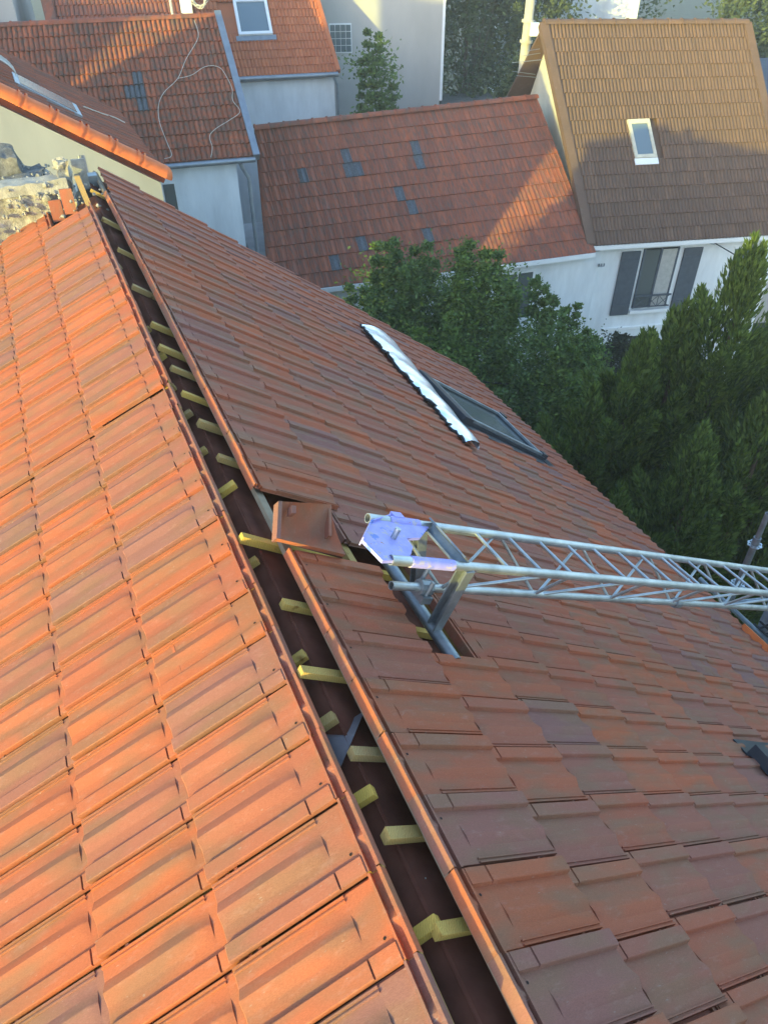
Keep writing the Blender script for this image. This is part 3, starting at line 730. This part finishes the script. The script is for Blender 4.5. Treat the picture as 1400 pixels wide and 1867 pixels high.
# french window with shutters (front wall)
fo = V((bF.x, bF.y, 0))
def FW_(x, z, y=0): return fo + uF * x + Z * z - iF * y
x0 = 1.66
wn = MB().box(fo, uF, iF, Z, (x0, x0 + 1.0), (-.02, .25), (2.98, 4.66)).build('window', M['interior'], hF)
for a in (0, .5):
    MB().box(fo, uF, iF, Z, (x0 + a + .04, x0 + a + .46), (-.035, -.022), (3.02, 4.62)).build('pane', M['pane'] if a == 0 else M['curtain'], wn)
fm = MB()
for a, b in ((0, .05), (.47, .53), (.95, 1.0)): fm.box(fo, uF, iF, Z, (x0 + a, x0 + b), (-.05, -.02), (2.98, 4.66))
fm.build('window_frame', M['shutter'], wn)
for a in (x0 - .62, x0 + 1.14):
    sh_ = MB().box(fo, uF, iF, Z, (a, a + .52), (-.075, -.035), (2.82, 4.62)).build('shutter', M['shutter'], hF)
    for zz in (3.08, 4.34): MB().box(fo, uF, iF, Z, (a + .0, a + .5), (-.10, -.076), (zz, zz + .07)).build('shutter_batten', M['shutter'], sh_)
MB().box(fo, uF, iF, Z, (x0 - .08, x0 + 1.1), (-.14, 0), (2.86, 2.95)).build('window_sill', M['wtrim'], hF)
rl = MB().box(fo, uF, iF, Z, (x0 - .02, x0 + 1.02), (-.16, -.13), (3.36, 3.40)); rl.box(fo, uF, iF, Z, (x0 - .02, x0 + 1.02), (-.16, -.13), (3.04, 3.07))
for k in range(3):
    a = x0 + k * .33
    rl.tube([FW_(a, 3.05, .145), FW_(a + .33, 3.38, .145)], .009, 5); rl.tube([FW_(a + .33, 3.05, .145), FW_(a, 3.38, .145)], .009, 5); rl.tube([FW_(a, 3.05, .145), FW_(a, 3.38, .145)], .011, 5)
rl.build('railing', M['shutter'], hF)
w2_ = MB().box(fo, uF, iF, Z, (4.25, 5.15), (-.02, .1), (3.55, 4.55)).build('window', M['wtrim'], hF); MB().box(fo, uF, iF, Z, (4.30, 5.10), (-.03, 0), (3.60, 4.50)).build('pane', M['panelight'], w2_)
MB().box(fo, uF, iF, Z, (4.08, 5.33), (-.12, 0), (3.40, 3.48)).build('window_sill', M['wtrim'], hF)
MB().box(fo, uF, iF, Z, (.9, 5.5), (-.05, 0), (2.35, 2.42)).build('string_course', M['wtrim'], hF)
dr_ = MB().box(fo, uF, iF, Z, (1.3, 2.3), (-.03, 0), (0, 2.1)).build('door', M['interior'], hF)
MB().box(fo, uF, iF, Z, (1.36, 1.80), (-.05, -.031), (0.05, 2.05)).build('door_leaf', M['galvdull'], dr_)
for nm, x, z in (('a', .45, 4.28), ('b', 3.5, 4.70)):
    m = MB().tube([FW_(x, z, 0), FW_(x, z + .05, .22)], .02, 6); m.tube([FW_(x - .08, z + .05, .2), FW_(x + .08, z + .05, .2)], .012, 5)
    for k in range(3): m.tube([FW_(x - .07 + .07 * k, z + .05, .2), FW_(x - .07 + .07 * k, z + .12, .2)], .02, 6)
    m.build('cable_anchor', M['zinc'], hF)
# mast bracket with tangled wires on the gable
tw = MB()
for k in range(5): tw.tube([F01 + V((-.62 + U(-.2, .2), -.5 + U(-.5, .3), -1.1 + .16 * k)), F01 + V((-.05 + U(-.1, .1), -.3 + U(-.3, .3), -1.15 + .16 * k + U(-.2, .2)))], .007, 5)
tw.build('wire_bracket', M['zinc'], hF)
# --- left house with rolled red tiles
B00, B10, B01, B11 = V((-7.715, 15.837, 7.601)), V((-2.758, 17.275, 7.601)), V((-8.155, 18.402, 9.843)), V((-3.659, 19.722, 9.865))
uB, iB = azv(16.1)
hB = thing('zinc_edged_house', 'white walled house with mossy red roof, zinc verge and grey downpipe', 'house', (-5, 17, 0))
specB = {(13, 4), (12, 5), (13, 5), (13, 6)}
roof_field(hB, B00, B10, B01, B11, 23, 11, 'roll', M['red'], M['red_i'], 300, specB, None, M['glasstile'])
deck(hB, (B00, B10, B01, B11), M['red_i']); deck(hB, (B01, B11, bk2(B01, B00), bk2(B11, B10)), M['red_i'], 0)
ridge_tiles(hB, B01 + Z * .0, B11, 12, .10, M['mid'])
d = B11 - B10; ax = d.normalized(); nB = uB.cross(ax).normalized(); nB = nB if nB.z > 0 else -nB
MB().box(B10, ax, uB, nB, (-.05, d.length + .05), (-.04, .10), (-.08, .11)).build('zinc_verge', M['zinc'], hB)
wall_block(hB, B00 + iB * .12 - uB * 7.9, uB, iB, 12.65, 5.0, 7.45, M['render_w'])
for zz_, (p_, q_) in enumerate(((B00, B01), (B01, bk2(B01, B00)))): deck(hB, (p_ - uB * 8, p_, q_ - uB * 8, q_), M['red_i'], -.01)
gutter_line(hB, B00 - iB * .05 - Z * .06, B10 - iB * .05 - Z * .06)
dp = V((B10.x, B10.y, 0)) - uB * .18 + iB * .04
MB().tube([B10 - iB * .05 - uB * .34 - Z * .08, B10 - uB * .30 - Z * .22, dp + Z * 7.15, dp + Z * .1], .045, 8).build('downpipe', M['zinc'], hB, True, 60)
def FBw(x, z): return V((B00.x, B00.y, 0)) + iB * .12 + uB * x + Z * z
wn = MB().box(FBw(3.1, 0), uB, iB, Z, (0, .3), (-.02, .05), (6.55, 7.2)).build('window', M['wtrim'], hB); MB().box(FBw(3.1, 0), uB, iB, Z, (.03, .27), (-.03, 0), (6.59, 7.15)).build('pane', M['pane'], wn)
MB().tube([FBw(4.1, 5.6), FBw(4.6, 5.65) - iB * .03, FBw(4.63, 5.3) - iB * .03], .012, 5).build('wall_pipe', M['zinc'], hB)
# pale cables trailing over its roof
c1_ = [(-4.11, 19.43, 9.8), (-4.01, 19.13, 9.53), (-4.24, 18.66, 9.19), (-4.39, 18.26, 8.89), (-4.66, 17.94, 8.68), (-4.75, 17.66, 8.48), (-4.71, 17.37, 8.22), (-4.55, 17.06, 7.92), (-4.44, 16.84, 7.71), (-4.58, 16.74, 7.67)]
c2_ = [(-4.39, 18.26, 8.89), (-4.11, 18.4, 8.93), (-3.84, 18.62, 9.05), (-3.55, 18.67, 9.03), (-3.37, 18.5, 8.85), (-3.26, 18.32, 8.66), (-3.24, 18.11, 8.49), (-3.08, 17.94, 8.31), (-3.28, 17.75, 8.19), (-3.56, 17.53, 8.07), (-3.69, 17.35, 7.96), (-3.63, 17.17, 7.78), (-3.65, 16.98, 7.63)]
def smoothp(ps, k=5):
    ps = [V(p) for p in ps]; out = []
    for i in range(len(ps) - 1):
        p0, p1, p2, p3 = ps[max(i - 1, 0)], ps[i], ps[i + 1], ps[min(i + 2, len(ps) - 1)]
        for j in range(k):
            t_ = j / k; out.append(.5 * ((2 * p1) + (p2 - p0) * t_ + (2 * p0 - 5 * p1 + 4 * p2 - p3) * t_ ** 2 + (3 * p1 - p0 - 3 * p2 + p3) * t_ ** 3))
    return out + [ps[-1]]
for c_, lb in ((c1_, 'pale cable running from the ridge down the mossy red roof'), (c2_, 'pale looping cable branching across the mossy red roof to its zinc verge')):
    tag(MB().tube([p + nB * .03 for p in smoothp(c_)], .0065, 5).build('roof_cable', M['cable'], None, True, 80), lb, 'cable')
MP = B01.lerp(B11, .93); ch = thing('aerial_mast', 'stubby mast with coiled wires on the ridge of the zinc edged house', 'mast', MP)
MB().tube([MP - uB * .62, MP - uB * .64 + Z * 1.3], .03, 6).build('pole', M['cable'], ch); MB().box(MP - uB * .42, uB, iB, Z, (0, .24), (0, .15), (.05, .75)).build('box', M['wtrim'], ch)
coil = MB()
for k in range(9): coil.tube([MP + uB * .02 + Z * .35 + V((math.cos(a_ + k) * U(.10, .2), -.12 + .05 * math.sin(a_ * 2 + k), math.sin(a_ + k) * U(.1, .2))) for a_ in [i * .5 for i in range(14)]], .009, 4)
coil.build('wire_coil', M['cable'], ch)
# --- new ridge house just beyond the near gable (its rake carries fresh orange half round tiles)
hA = thing('orange_rake_house', 'pale rendered gable house with bright orange half round tiles along its rake', 'house', (-4, 11, 0))
bA = R(32.75); dA = -PR * math.cos(bA) + Z * math.sin(bA)
KA = 1.3; A0_ = V((-3.03, 10.98, 8.92)); LA = 4.2; DA = 4.5; NRK = 11
nA = PR * math.sin(bA) + Z * math.cos(bA)
roof_field(hA, A0_, A0_ + RD * DA, A0_ + dA * LA, A0_ + dA * LA + RD * DA, 19, 11, 'flat', M['mid'], M['mid_i'], 0)
deck(hA, (A0_, A0_ + RD * DA, A0_ + dA * LA, A0_ + dA * LA + RD * DA), M['mid_i'], .02)
RO = nA * .02 - RD * .03; rr_ = .178
ridge_tiles(hA, A0_ + dA * .05 + RO, A0_ + dA * LA + RO, NRK, rr_, M['ridge'], 'rake_tile', False)
for k in range(1, NRK):          # double bands at each joint
    p = A0_ + dA * .05 + dA * (LA - .05) / NRK * k + RO; m = MB()
    for off in (-.045, .04):
        rr = rr_ * 1.1
        for t_ in (off - .012, off + .012): m.v += [p + dA * t_ + RD * (rr * math.cos(math.pi * j / 8)) + nA * (rr * .82 * math.sin(math.pi * j / 8)) for j in range(9)]
        b_ = len(m.v) - 18; m.f += [(b_ + j, b_ + j + 1, b_ + 9 + j + 1, b_ + 9 + j) for j in range(8)]
    m.build('rake_band', M['ridge'], hA, True, 60)
cap = MB(); p = A0_ + dA * .06 + RO
for a in range(5):
    th = math.pi / 2 * a / 4
    cap.v += [p - dA * (.13 * math.sin(th)) + RD * (rr_ * math.cos(th) * math.cos(math.pi * j / 8)) + nA * (rr_ * .8 * math.cos(th) * math.sin(math.pi * j / 8)) for j in range(9)]
cap.f = [(a * 9 + j, a * 9 + j + 1, a * 9 + 10 + j, a * 9 + 9 + j) for a in range(4) for j in range(8)]
cap.build('rake_end_cap', M['ridge'], hA, True, 60)
m = MB(); pw = A0_ - RD * .12
pts = [V((pw.x, pw.y, 0)) - PR * .10, V((pw.x, pw.y, 0)) - PR * 6.3, V((pw.x, pw.y, 8.7)) - PR * 6.3, pw + dA * LA - Z * .1, pw - PR * .10 - Z * .02]
m.poly(pts, RD, 4.5); m.build('wall', M['render_s'], hA)
MB().tube([pw + dA * 1.28 - RD * .03 - Z * .25, pw + dA * 1.28 - RD * .03 - Z * 1.5], .012, 5).build('wall_conduit', M['zinc'], hA)
r0 = A0_ + dA * LA; MB().poly([r0, r0 + RD * DA, r0 + RD * DA - PR * 3.2 - Z * 2.0, r0 - PR * 3.2 - Z * 2.0], Z, -.08).build('roof_deck', M['mid_i'], hA)
def AQ(l, d, n=0): return A0_ + dA * l + RD * d + nA * n
skA = MB().box(AQ(1.4, 1.5), dA, RD, nA, (-.42, .5), (0, .85), (-.02, .045)).build('skylight', M['zinc'], hA)
MB().box(AQ(1.4, 1.5), dA, RD, nA, (-.35, .43), (.07, .78), (.04, .052)).build('pane', M['pane'], skA)
coil = MB()
for k in range(9): coil.tube([AQ(2.15, 1.7, .12) + dA * (.24 * math.cos(a_ + k)) + RD * (.24 * math.sin(a_ * 1.3 + k)) + nA * (.1 * abs(math.sin(a_ + k))) for a_ in [i * .55 for i in range(12)]], .006, 4)
tag(coil.build('wire_tangle', M['cable']), 'tangle of pale wire lying on the pale house roof above its skylight', 'wire')
tag(MB().tube(smoothp([AQ(.85, 2.5, .05), AQ(.5, 2.9, .04), AQ(.25, 3.2, .04), AQ(.02, 3.3, .03)]), .009, 5).build('roof_cable', M['cable']), 'pale cable from the skylight to the eave of the pale gable house', 'cable')
# --- red roofed house behind
C00, C10, C01, C11 = V((-5.4, 27.19, 7.4)), V((-1.45, 28.15, 7.4)), V((-6.35, 29.9, 9.85)), V((-2.39, 30.79, 9.73))
uC, iC = azv(13.8)
hC = thing('bright_red_house', 'white house with bright red tiled roof, large roof light and zinc gutter', 'house', (-3.5, 29.5, 0))
roof_field(hC, C00, C10, C01, C11, 17, 12, 'roll', M['fresh'], M['fresh_i'], 300, None, lambda i, j: 3 <= i <= 8 and 3 <= j <= 6)
deck(hC, (C00, C10, C01, C11), M['fresh_i']); deck(hC, (C01, C11, bk2(C01, C00), bk2(C11, C10)), M['fresh_i'], 0)
ridge_tiles(hC, C01, C11, 11, .11, M['fresh'])
wall_block(hC, C00 + iC * .2 + uC * .02, uC, iC, 3.95, 5.3, 7.2, M['render_w'], 2.2)
gutter_line(hC, C00 - iC * .04 - Z * .06, C10 - iC * .04 - Z * .06, .08)
MB().tube([C10 - iC * .03 - uC * .15 - Z * .1, C10 - uC * .02 + iC * .1 - Z * .4, V((C10.x, C10.y, 0)) - uC * .02 + iC * .1], .05, 8).build('downpipe', M['zinc'], hC, True, 60)
d = C11 - C10; ax = d.normalized(); nC = uC.cross(ax).normalized(); nC = nC if nC.z > 0 else -nC
MB().box(C10, ax, uC, nC, (0, d.length), (-.05, .08), (-.06, .10)).build('verge', M['fresh'], hC)
cv = ((C01 - C00) - uC * (C01 - C00).dot(uC)).normalized()
m = MB(); oc = C00 + uC * .0
sx, sy = (1.05, 2.15), (1.42, 2.75); 
sk = MB()
for x, y in ((sx, (sy[0], sy[0] + .1)), (sx, (sy[1] - .1, sy[1])), ((sx[0], sx[0] + .09), (sy[0] + .1, sy[1] - .1)), ((sx[1] - .09, sx[1]), (sy[0] + .1, sy[1] - .1))): sk.box(oc, uC, cv, nC, x, y, (-.05, .14))
w_ = sk.build('roof_light', M['wtrim'], hC); MB().box(oc, uC, cv, nC, (sx[0] + .08, sx[1] - .08), (sy[0] + .09, sy[1] - .09), (.02, .10)).build('pane', M['panelight'], w_)
MB().box(oc, uC, cv, nC, (sx[0] - .1, sx[1] + .1), (sy[0] - .18, sy[0] - .003), (.04, .08)).build('flashing', M['zinc'], w_)
# --- tall grey rendered block
hD = thing('grey_block', 'tall blank grey rendered building with one glass block window', 'building', (-.5, 34, 0))
uD, iD = azv(4)
bD = V((-4.4, 31.5, 0)); LD = 6.62
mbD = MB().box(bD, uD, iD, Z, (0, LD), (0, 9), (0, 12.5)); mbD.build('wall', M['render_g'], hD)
MB().box(bD, uD, iD, Z, (LD + .001, LD + .10), (-.02, .10), (5.8, 12.5)).build('corner_pipe', M['wtrim'], hD)
gw = MB().box(bD, uD, iD, Z, (2.52, 3.33), (-.02, .05), (7.42, 8.34)).build('glass_block_window', M['wtrim'], hD)
for i in range(4):
    for j in range(4): MB().box(bD, uD, iD, Z, (2.555 + i * .19, 2.555 + i * .19 + .17), (-.045, -.015), (7.46 + j * .215, 7.46 + j * .215 + .19)).build('glass_block', M['glassblock'], gw)
# --- top left: dark roof and grey wall behind the zinc edged house
hH = thing('rear_house', 'grey house with shaded red roof behind the ridge of the mossy roof', 'house', (-8.5, 25, 0))
H00, H10, H01, H11 = V((-8.3, 22.5, 8.6)), V((-5.0, 23.4, 8.6)), V((-9.6, 26.0, 11.1)), V((-6.2, 27.0, 11.1))
roof_field(hH, H00, H10, H01, H11, 15, 12, 'roll', M['mid'], M['mid_i'], 0); deck(hH, (H00, H10, H01, H11), M['mid_i'])
d = H01 - H00; ax = d.normalized(); nH = uB.cross(ax).normalized(); nH = nH if nH.z > 0 else -nH
MB().box(H00, ax, uB, nH, (0, d.length), (-.22, .05), (-.1, .14)).build('verge', M['mid'], hH)
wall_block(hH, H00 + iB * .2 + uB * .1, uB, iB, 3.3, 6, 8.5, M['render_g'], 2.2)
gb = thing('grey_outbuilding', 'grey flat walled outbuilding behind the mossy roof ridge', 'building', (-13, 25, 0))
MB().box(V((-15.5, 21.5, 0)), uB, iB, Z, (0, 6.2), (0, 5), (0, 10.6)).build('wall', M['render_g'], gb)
MB().box(V((-15.5, 21.5, 0)), uB, iB, Z, (-.1, 6.3), (-.1, 5.1), (10.6, 10.72)).build('roof_slab', M['zinc'], gb)
# --- pale building beyond the brown roof and a low garage between
fb = thing('pale_far_block', 'pale blue grey blank building beyond the brown roof ridge', 'building', (8, 46, 0))
uG, iG = azv(-3)
MB().box(V((5.9, 42, 0)), uG, iG, Z, (0, 6.1), (0, 8), (0, 11)).build('wall', M['render_w'], fb); MB().box(V((5.9, 42, 0)), uG, iG, Z, (2.9, 6.08), (-.25, -.003), (0, 11)).build('wall', M['render_w'], fb)
MB().box(V((5.9, 42, 0)), uG, iG, Z, (-.15, 6.25), (-.3, 8.1), (11.003, 11.2)).build('roof_slab', M['zinc'], fb)
ga = thing('low_garage', 'low flat roofed grey garage beside the utility pole', 'garage', (4, 33, 0))
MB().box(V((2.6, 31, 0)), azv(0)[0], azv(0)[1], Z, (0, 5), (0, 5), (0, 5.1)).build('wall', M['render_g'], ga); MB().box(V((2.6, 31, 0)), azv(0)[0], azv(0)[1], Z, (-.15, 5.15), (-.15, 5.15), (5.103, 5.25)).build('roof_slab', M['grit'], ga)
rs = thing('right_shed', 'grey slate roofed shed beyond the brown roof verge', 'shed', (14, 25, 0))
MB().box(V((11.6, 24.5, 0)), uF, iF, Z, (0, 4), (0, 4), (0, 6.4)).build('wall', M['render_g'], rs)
MB().poly([V((11.3, 24.2, 6.4)), V((15.8, 24.8, 6.4)), V((15.2, 28.6, 7.6)), V((10.8, 28, 7.6))], Z, .12).build('roof_slab', M['shutter'], rs)
# --- utility pole
up_ = thing('utility_pole', 'pale concrete utility pole with collars and meter box between the houses', 'pole', (4.22, 25.5, 0))
m = MB().tube([V((4.15, 25.5, 0)), V((4.28, 25.5, 13))], .17, 12, True, .12); m.build('shaft', M['concrete'], up_, True)
for z in (8.55, 9.05, 9.85): MB().tube([V((4.235, 25.5, z)), V((4.24, 25.5, z + .07))], .19, 12).build('collar', M['concrete'], up_, True)
MB().box(V((4.3, 25.3, 8.75)), V((1, 0, 0)), V((0, 1, 0)), Z, (-.02, .22), (-.12, .05), (0, .32)).build('meter_box', M['wtrim'], up_)
# --- service wires in the garden
tag(MB().tube(smoothp([FW_(3.5, 4.78, .2), V((9.3, 15, 5.2)), V((9.6, 10, 5.9))]), .014, 5).build('service_cable', M['blackcable']), 'black cable slanting from the white facade into the cypress', 'cable')
tag(MB().tube(smoothp([V((.9, 11.5, 5.42)), V((3.5, 12, 5.0)), V((6.5, 13.5, 4.9))]), .014, 5).build('garden_cable', M['blackcable']), 'black cable crossing the garden in front of the bushes', 'cable')
wash = thing('garden_table', 'small grey slab table in the garden below the climbing plants', 'table', (6.3, 15.2, 0))
MB().box(V((6.0, 14.9, 0)), uF, iF, Z, (0, 1.1), (0, .7), (.72, .78)).build('top', M['zinc'], wash)
for a, b in ((.05, .05), (1.0, .05), (.05, .6), (1.0, .6)): MB().box(V((6.0, 14.9, 0)), uF, iF, Z, (a, a + .05), (b, b + .05), (0, .72)).build('leg', M['zinc'], wash)

# ------------------------------------------------------------------ vegetation
def leaves(centers, n, size, spread, vs, fs, flat=.5):
    for c, rad in centers:
        for k in range(n):
            p = c + V((random.gauss(0, 1), random.gauss(0, 1), random.gauss(0, .8))) * rad * spread
            a = V((U(-1, 1), U(-1, 1), U(-.3, 1) * flat)).normalized(); b = a.cross(V((U(-1, 1), U(-1, 1), U(-1, 1)))).normalized(); s = size * U(.6, 1.3)
            i = len(vs); vs += [p, p + a * s * .5 + b * s * .28, p + a * s, p + a * s * .5 - b * s * .28]; fs.append((i, i + 1, i + 2, i + 3))
def bush(name, label, x, y, h, r, mat, n=170, leaf=.085, clumps=70, trunk=True, group=None, zmin=.15, cat='bush'):
    o = thing(name, label, cat, (x, y, 0), group); vs = []; fs = []; cs = []
    for k in range(clumps):
        th = U(0, 2 * math.pi); zz = U(zmin, 1); rr = r * math.sqrt(max(.02, 1 - (max(0, zz - .45) / .6) ** 2)) * U(.35, 1)
        cs.append((V((x + rr * math.cos(th), y + rr * math.sin(th), h * zz * U(.92, 1.04))), U(.26, .48) * r))
    for k in range(int(clumps * .35)):       # shoots breaking the outline
        th = U(0, 2 * math.pi); zz = U(.6, 1); rr = r * U(.5, 1.05) * math.sqrt(max(.05, 1.1 - zz * zz))
        for q in range(3): cs.append((V((x + rr * math.cos(th), y + rr * math.sin(th), h * (zz + .04 * q))), .06 * r))
    leaves(cs, n, leaf, .55, vs, fs, 1)
    link('crown', mesh('crown', vs, fs, mat), o)
    m = MB().tube([V((x, y, 0)), V((x + .1, y, h * .35)), V((x, y + .1, h * .7))], .05 * r + .03, 7, True, .02)
    for k in range(6): th = U(0, 6.3); m.tube([V((x, y, h * U(.15, .4))), V((x + r * .6 * math.cos(th), y + r * .6 * math.sin(th), h * U(.55, .8)))], .03, 5, True, .01)
    m.build('trunk', M['bark'], o); return o
GB = 'leafy garden bushes between the houses'
bush('garden_bush', 'feathery green bush growing in front of the worn red roof', .35, 13.3, 6.7, 1.25, M['leaf2'], 330, .075, 80)
bush('garden_bush', 'tall green bush below the glass tiles with upright shoots', 1.75, 13.6, 6.55, 1.3, M['leaf'], 330, .075, 80)
bush('garden_bush', 'dense dark green bush hiding the low house wall', 2.55, 12.2, 6.35, 1.15, M['leaf2'], 230, .075, 80)
bush('garden_bush', 'broad green bush beyond the foil strip', .95, 11.6, 5.9, 1.35, M['leaf'], 240, .075, 80)
bush('garden_bush', 'light green trailing bush beside the cypress hedge', 3.35, 11.3, 5.6, 1.05, M['leaf'], 230, .075, 70)
bush('garden_bush', 'feathery bush touching the far corner of the tiled roof', -.35, 12.5, 6.1, 1.0, M['leaf2'], 230, .07, 80)
bush('garden_bush', 'round bush filling the corner below the foil strip', 1.7, 10.6, 5.3, 1.2, M['leaf2'], 230, .075, 80)
bush('garden_bush', 'low shadowy bush behind the roof window', 2.3, 9.9, 4.9, 1.15, M['leaf2'], 210, .075, 90)
bush('garden_bush', 'leafy bush close under the eave of the low house', .25, 15.0, 5.3, 1.15, M['leaf'], 230, .08, 80)
bush('garden_bush', 'green bush between the low house wall and the tall bushes', 1.75, 15.4, 5.3, 1.15, M['leaf2'], 230, .08, 80)
bush('garden_bush', 'bushy shrub at the foot of the low house', 3.9, 14.2, 5.0, .95, M['leaf'], 200, .08, 60)
bush('climbing_plant', 'dark bronze climbing shrub against the white wall under the shutters', 5.75, 16.6, 3.3, .85, M['leaf3'], 170, .085, 55)
bush('climbing_plant', 'green creeper with two upright shoots against the white facade', 4.75, 15.8, 3.9, .6, M['leaf'], 150, .085, 40)
bush('courtyard_shrub', 'dark leafy shrub growing against the grey block', -.15, 26.3, 8.15, 1.0, M['leaf2'], 130, .14, 50)
def cypress(name, label, x, y, h, r, n=230, zb=.06, lean=(0, 0)):
    """a column of flame shaped plumes, each a hollow mass of fine sprays, with dark gaps between them"""
    o = thing(name, label, 'cypress', (x, y, 0), None); vs = []; fs = []; n = int(n / 3.6)
    for k in range(n):
        zz = .10 + .90 * (k / (n - 1)) ** .85; th = k * 2.399 + U(-.4, .4)
        env = r * min(1, (1 - zz) * 2.0 + .02) ** .75
        rad = V((math.cos(th), math.sin(th), 0)); Lp = U(.75, 1.25) * (.7 + .35 * r) * (1 if zz < .9 else .8); Rp = Lp * U(.20, .27)
        base = V((x, y, h * zz - Lp * .55)) + rad * env * U(.45, .8)
        ax = (Z + rad * (U(.25, .85) if zz < .93 else .03) + V((U(-.12, .12), U(-.12, .12), 0))).normalized(); e1 = ax.orthogonal().normalized(); e2 = ax.cross(e1)
        for q in range(int(520 * Lp)):
            f = rnd() ** .8; ph = U(0, 6.283); pr_ = math.sin(math.pi * min(1, f * .86 + .14)) ** .75 * (1 - .25 * f)
            lob = .75 + .3 * math.sin(ph * 3 + f * 7 + k) ; rd_ = e1 * math.cos(ph) + e2 * math.sin(ph)
            c = base + ax * Lp * f + rd_ * Rp * pr_ * lob * U(.6, 1)
            a = (ax * U(.7, 1.2) + rd_ * U(.15, .75) + Z * .25).normalized(); s_ = U(.06, .12) * (.7 + .5 * Lp); b = a.cross(V((U(-1, 1), U(-1, 1), U(-1, 1)))).normalized(); wd_ = s_ * U(.10, .17)
            i = len(vs); vs += [c, c + a * s_ * .4 + b * wd_, c + a * s_, c + a * s_ * .4 - b * wd_]; fs.append((i, i + 1, i + 2, i + 3))
    link('crown', mesh('crown', vs, fs, M['cypress']), o)
    MB().tube([V((x, y, 0)), V((x + lean[0], y + lean[1], h * .93))], .12, 8, True, .02).build('trunk', M['bark'], o); return o
cypress('cypress_tree', 'tallest cypress, its tip catching the sun', 4.62, 9.05, 8.35, 1.0, 330)
cypress('cypress_tree', 'cypress rising just below the white window sill', 4.0, 9.1, 7.5, .95, 310)
cypress('cypress_tree', 'slender cypress in front of the garden table', 3.35, 8.7, 7.35, .75, 270)
cypress('cypress_tree', 'broad cypress right behind the bare scaffold pole', 4.9, 7.9, 7.1, 1.05, 320)
cypress('cypress_tree', 'dark cypress close to the tiled eave', 3.95, 7.5, 6.6, .85, 300)
cypress('cypress_tree', 'low dark cypress between the eave and the leafy bushes', 2.75, 8.5, 6.5, .8, 270)
cypress('cypress_tree', 'wide cypress at the edge of the hedge by the wrapped post', 5.6, 8.6, 7.5, 1.05, 300)
cypress('cypress_tree', 'short shadowed cypress near the eave beside the roof window', 3.0, 7.3, 5.9, .8, 230)
for i, (x, y, h, r, lb) in enumerate(((3.6, 37, 12.5, 2.6, 'tall tree behind the low garage'), (6.5, 38.5, 10.5, 2.4, 'rounded tree beside the pale far block'), (1.2, 43, 13, 3.2, 'dark tree far behind the grey block corner'), (4.6, 44, 12, 3, 'far tree rising behind the garage tree'), (14.0, 33, 10.2, 2.3, 'sunlit yellow green tree beyond the brown roof verge'), (17.5, 36, 12, 3.2, 'large sunlit tree beyond the grey shed'), (11.5, 47, 11.5, 3.2, 'shaded tree right of the pale far block'), (18, 29, 6.5, 2.2, 'low tree behind the grey shed'), (5.2, 30.2, 7.0, 1.3, 'shrub overhanging the garage roof'))):
    bush('far_tree', lb, x, y, h, r, M['farleaf'], 100, .20, 80, cat='tree')

# ------------------------------------------------------------------ unseen block added on the left, shaped to shade the rear houses
uN = V((-sh.y, sh.x, 0)); nb = thing('shading_block', 'unseen cream block with a taller end, added left of the tiled houses to shade them', 'building', uN * -19 + sh * 5)
MB().box(V((0, 0, 0)), uN, sh, Z, (-27, -18.86), (3, 9), (0, 12.75)).build('wall', M['render_c'], nb); MB().box(V((0, 0, 0)), uN, sh, Z, (-18.85, -15.7), (3, 9), (0, 14.1)).build('tall_shading_part', M['render_c'], nb)
for i in range(6):
    for j in range(4):
        wn = MB().box(V((0, 0, 0)), uN, sh, Z, (-26.4 + i * 1.25, -25.5 + i * 1.25), (2.95, 3.04), (1 + j * 3, 2.4 + j * 3)).build('window', M['wtrim'], nb)
        MB().box(V((0, 0, 0)), uN, sh, Z, (-26.33 + i * 1.25, -25.57 + i * 1.25), (2.93, 2.949), (1.07 + j * 3, 2.33 + j * 3)).build('pane', M['pane'], wn)
# ------------------------------------------------------------------ the warm evening air
hz = MB().box(V((0, 0, 0)), V((1, 0, 0)), V((0, 1, 0)), Z, (-520, 520), (-320, 920), (-1, 14.6)).build('haze', None); hz['kind'] = 'stuff'
hm = bpy.data.materials.new('thin evening haze'); hm.use_nodes = True; ht = hm.node_tree; ht.nodes.remove(ht.nodes['Principled BSDF'])
pv = ht.nodes.new('ShaderNodeVolumePrincipled'); pv.inputs['Color'].default_value = (.93, .92, .88, 1); pv.inputs['Density'].default_value = .0028; pv.inputs['Anisotropy'].default_value = .3
ht.links.new(pv.outputs[0], ht.nodes['Material Output'].inputs['Volume']); hz.data.materials.clear(); hz.data.materials.append(hm)
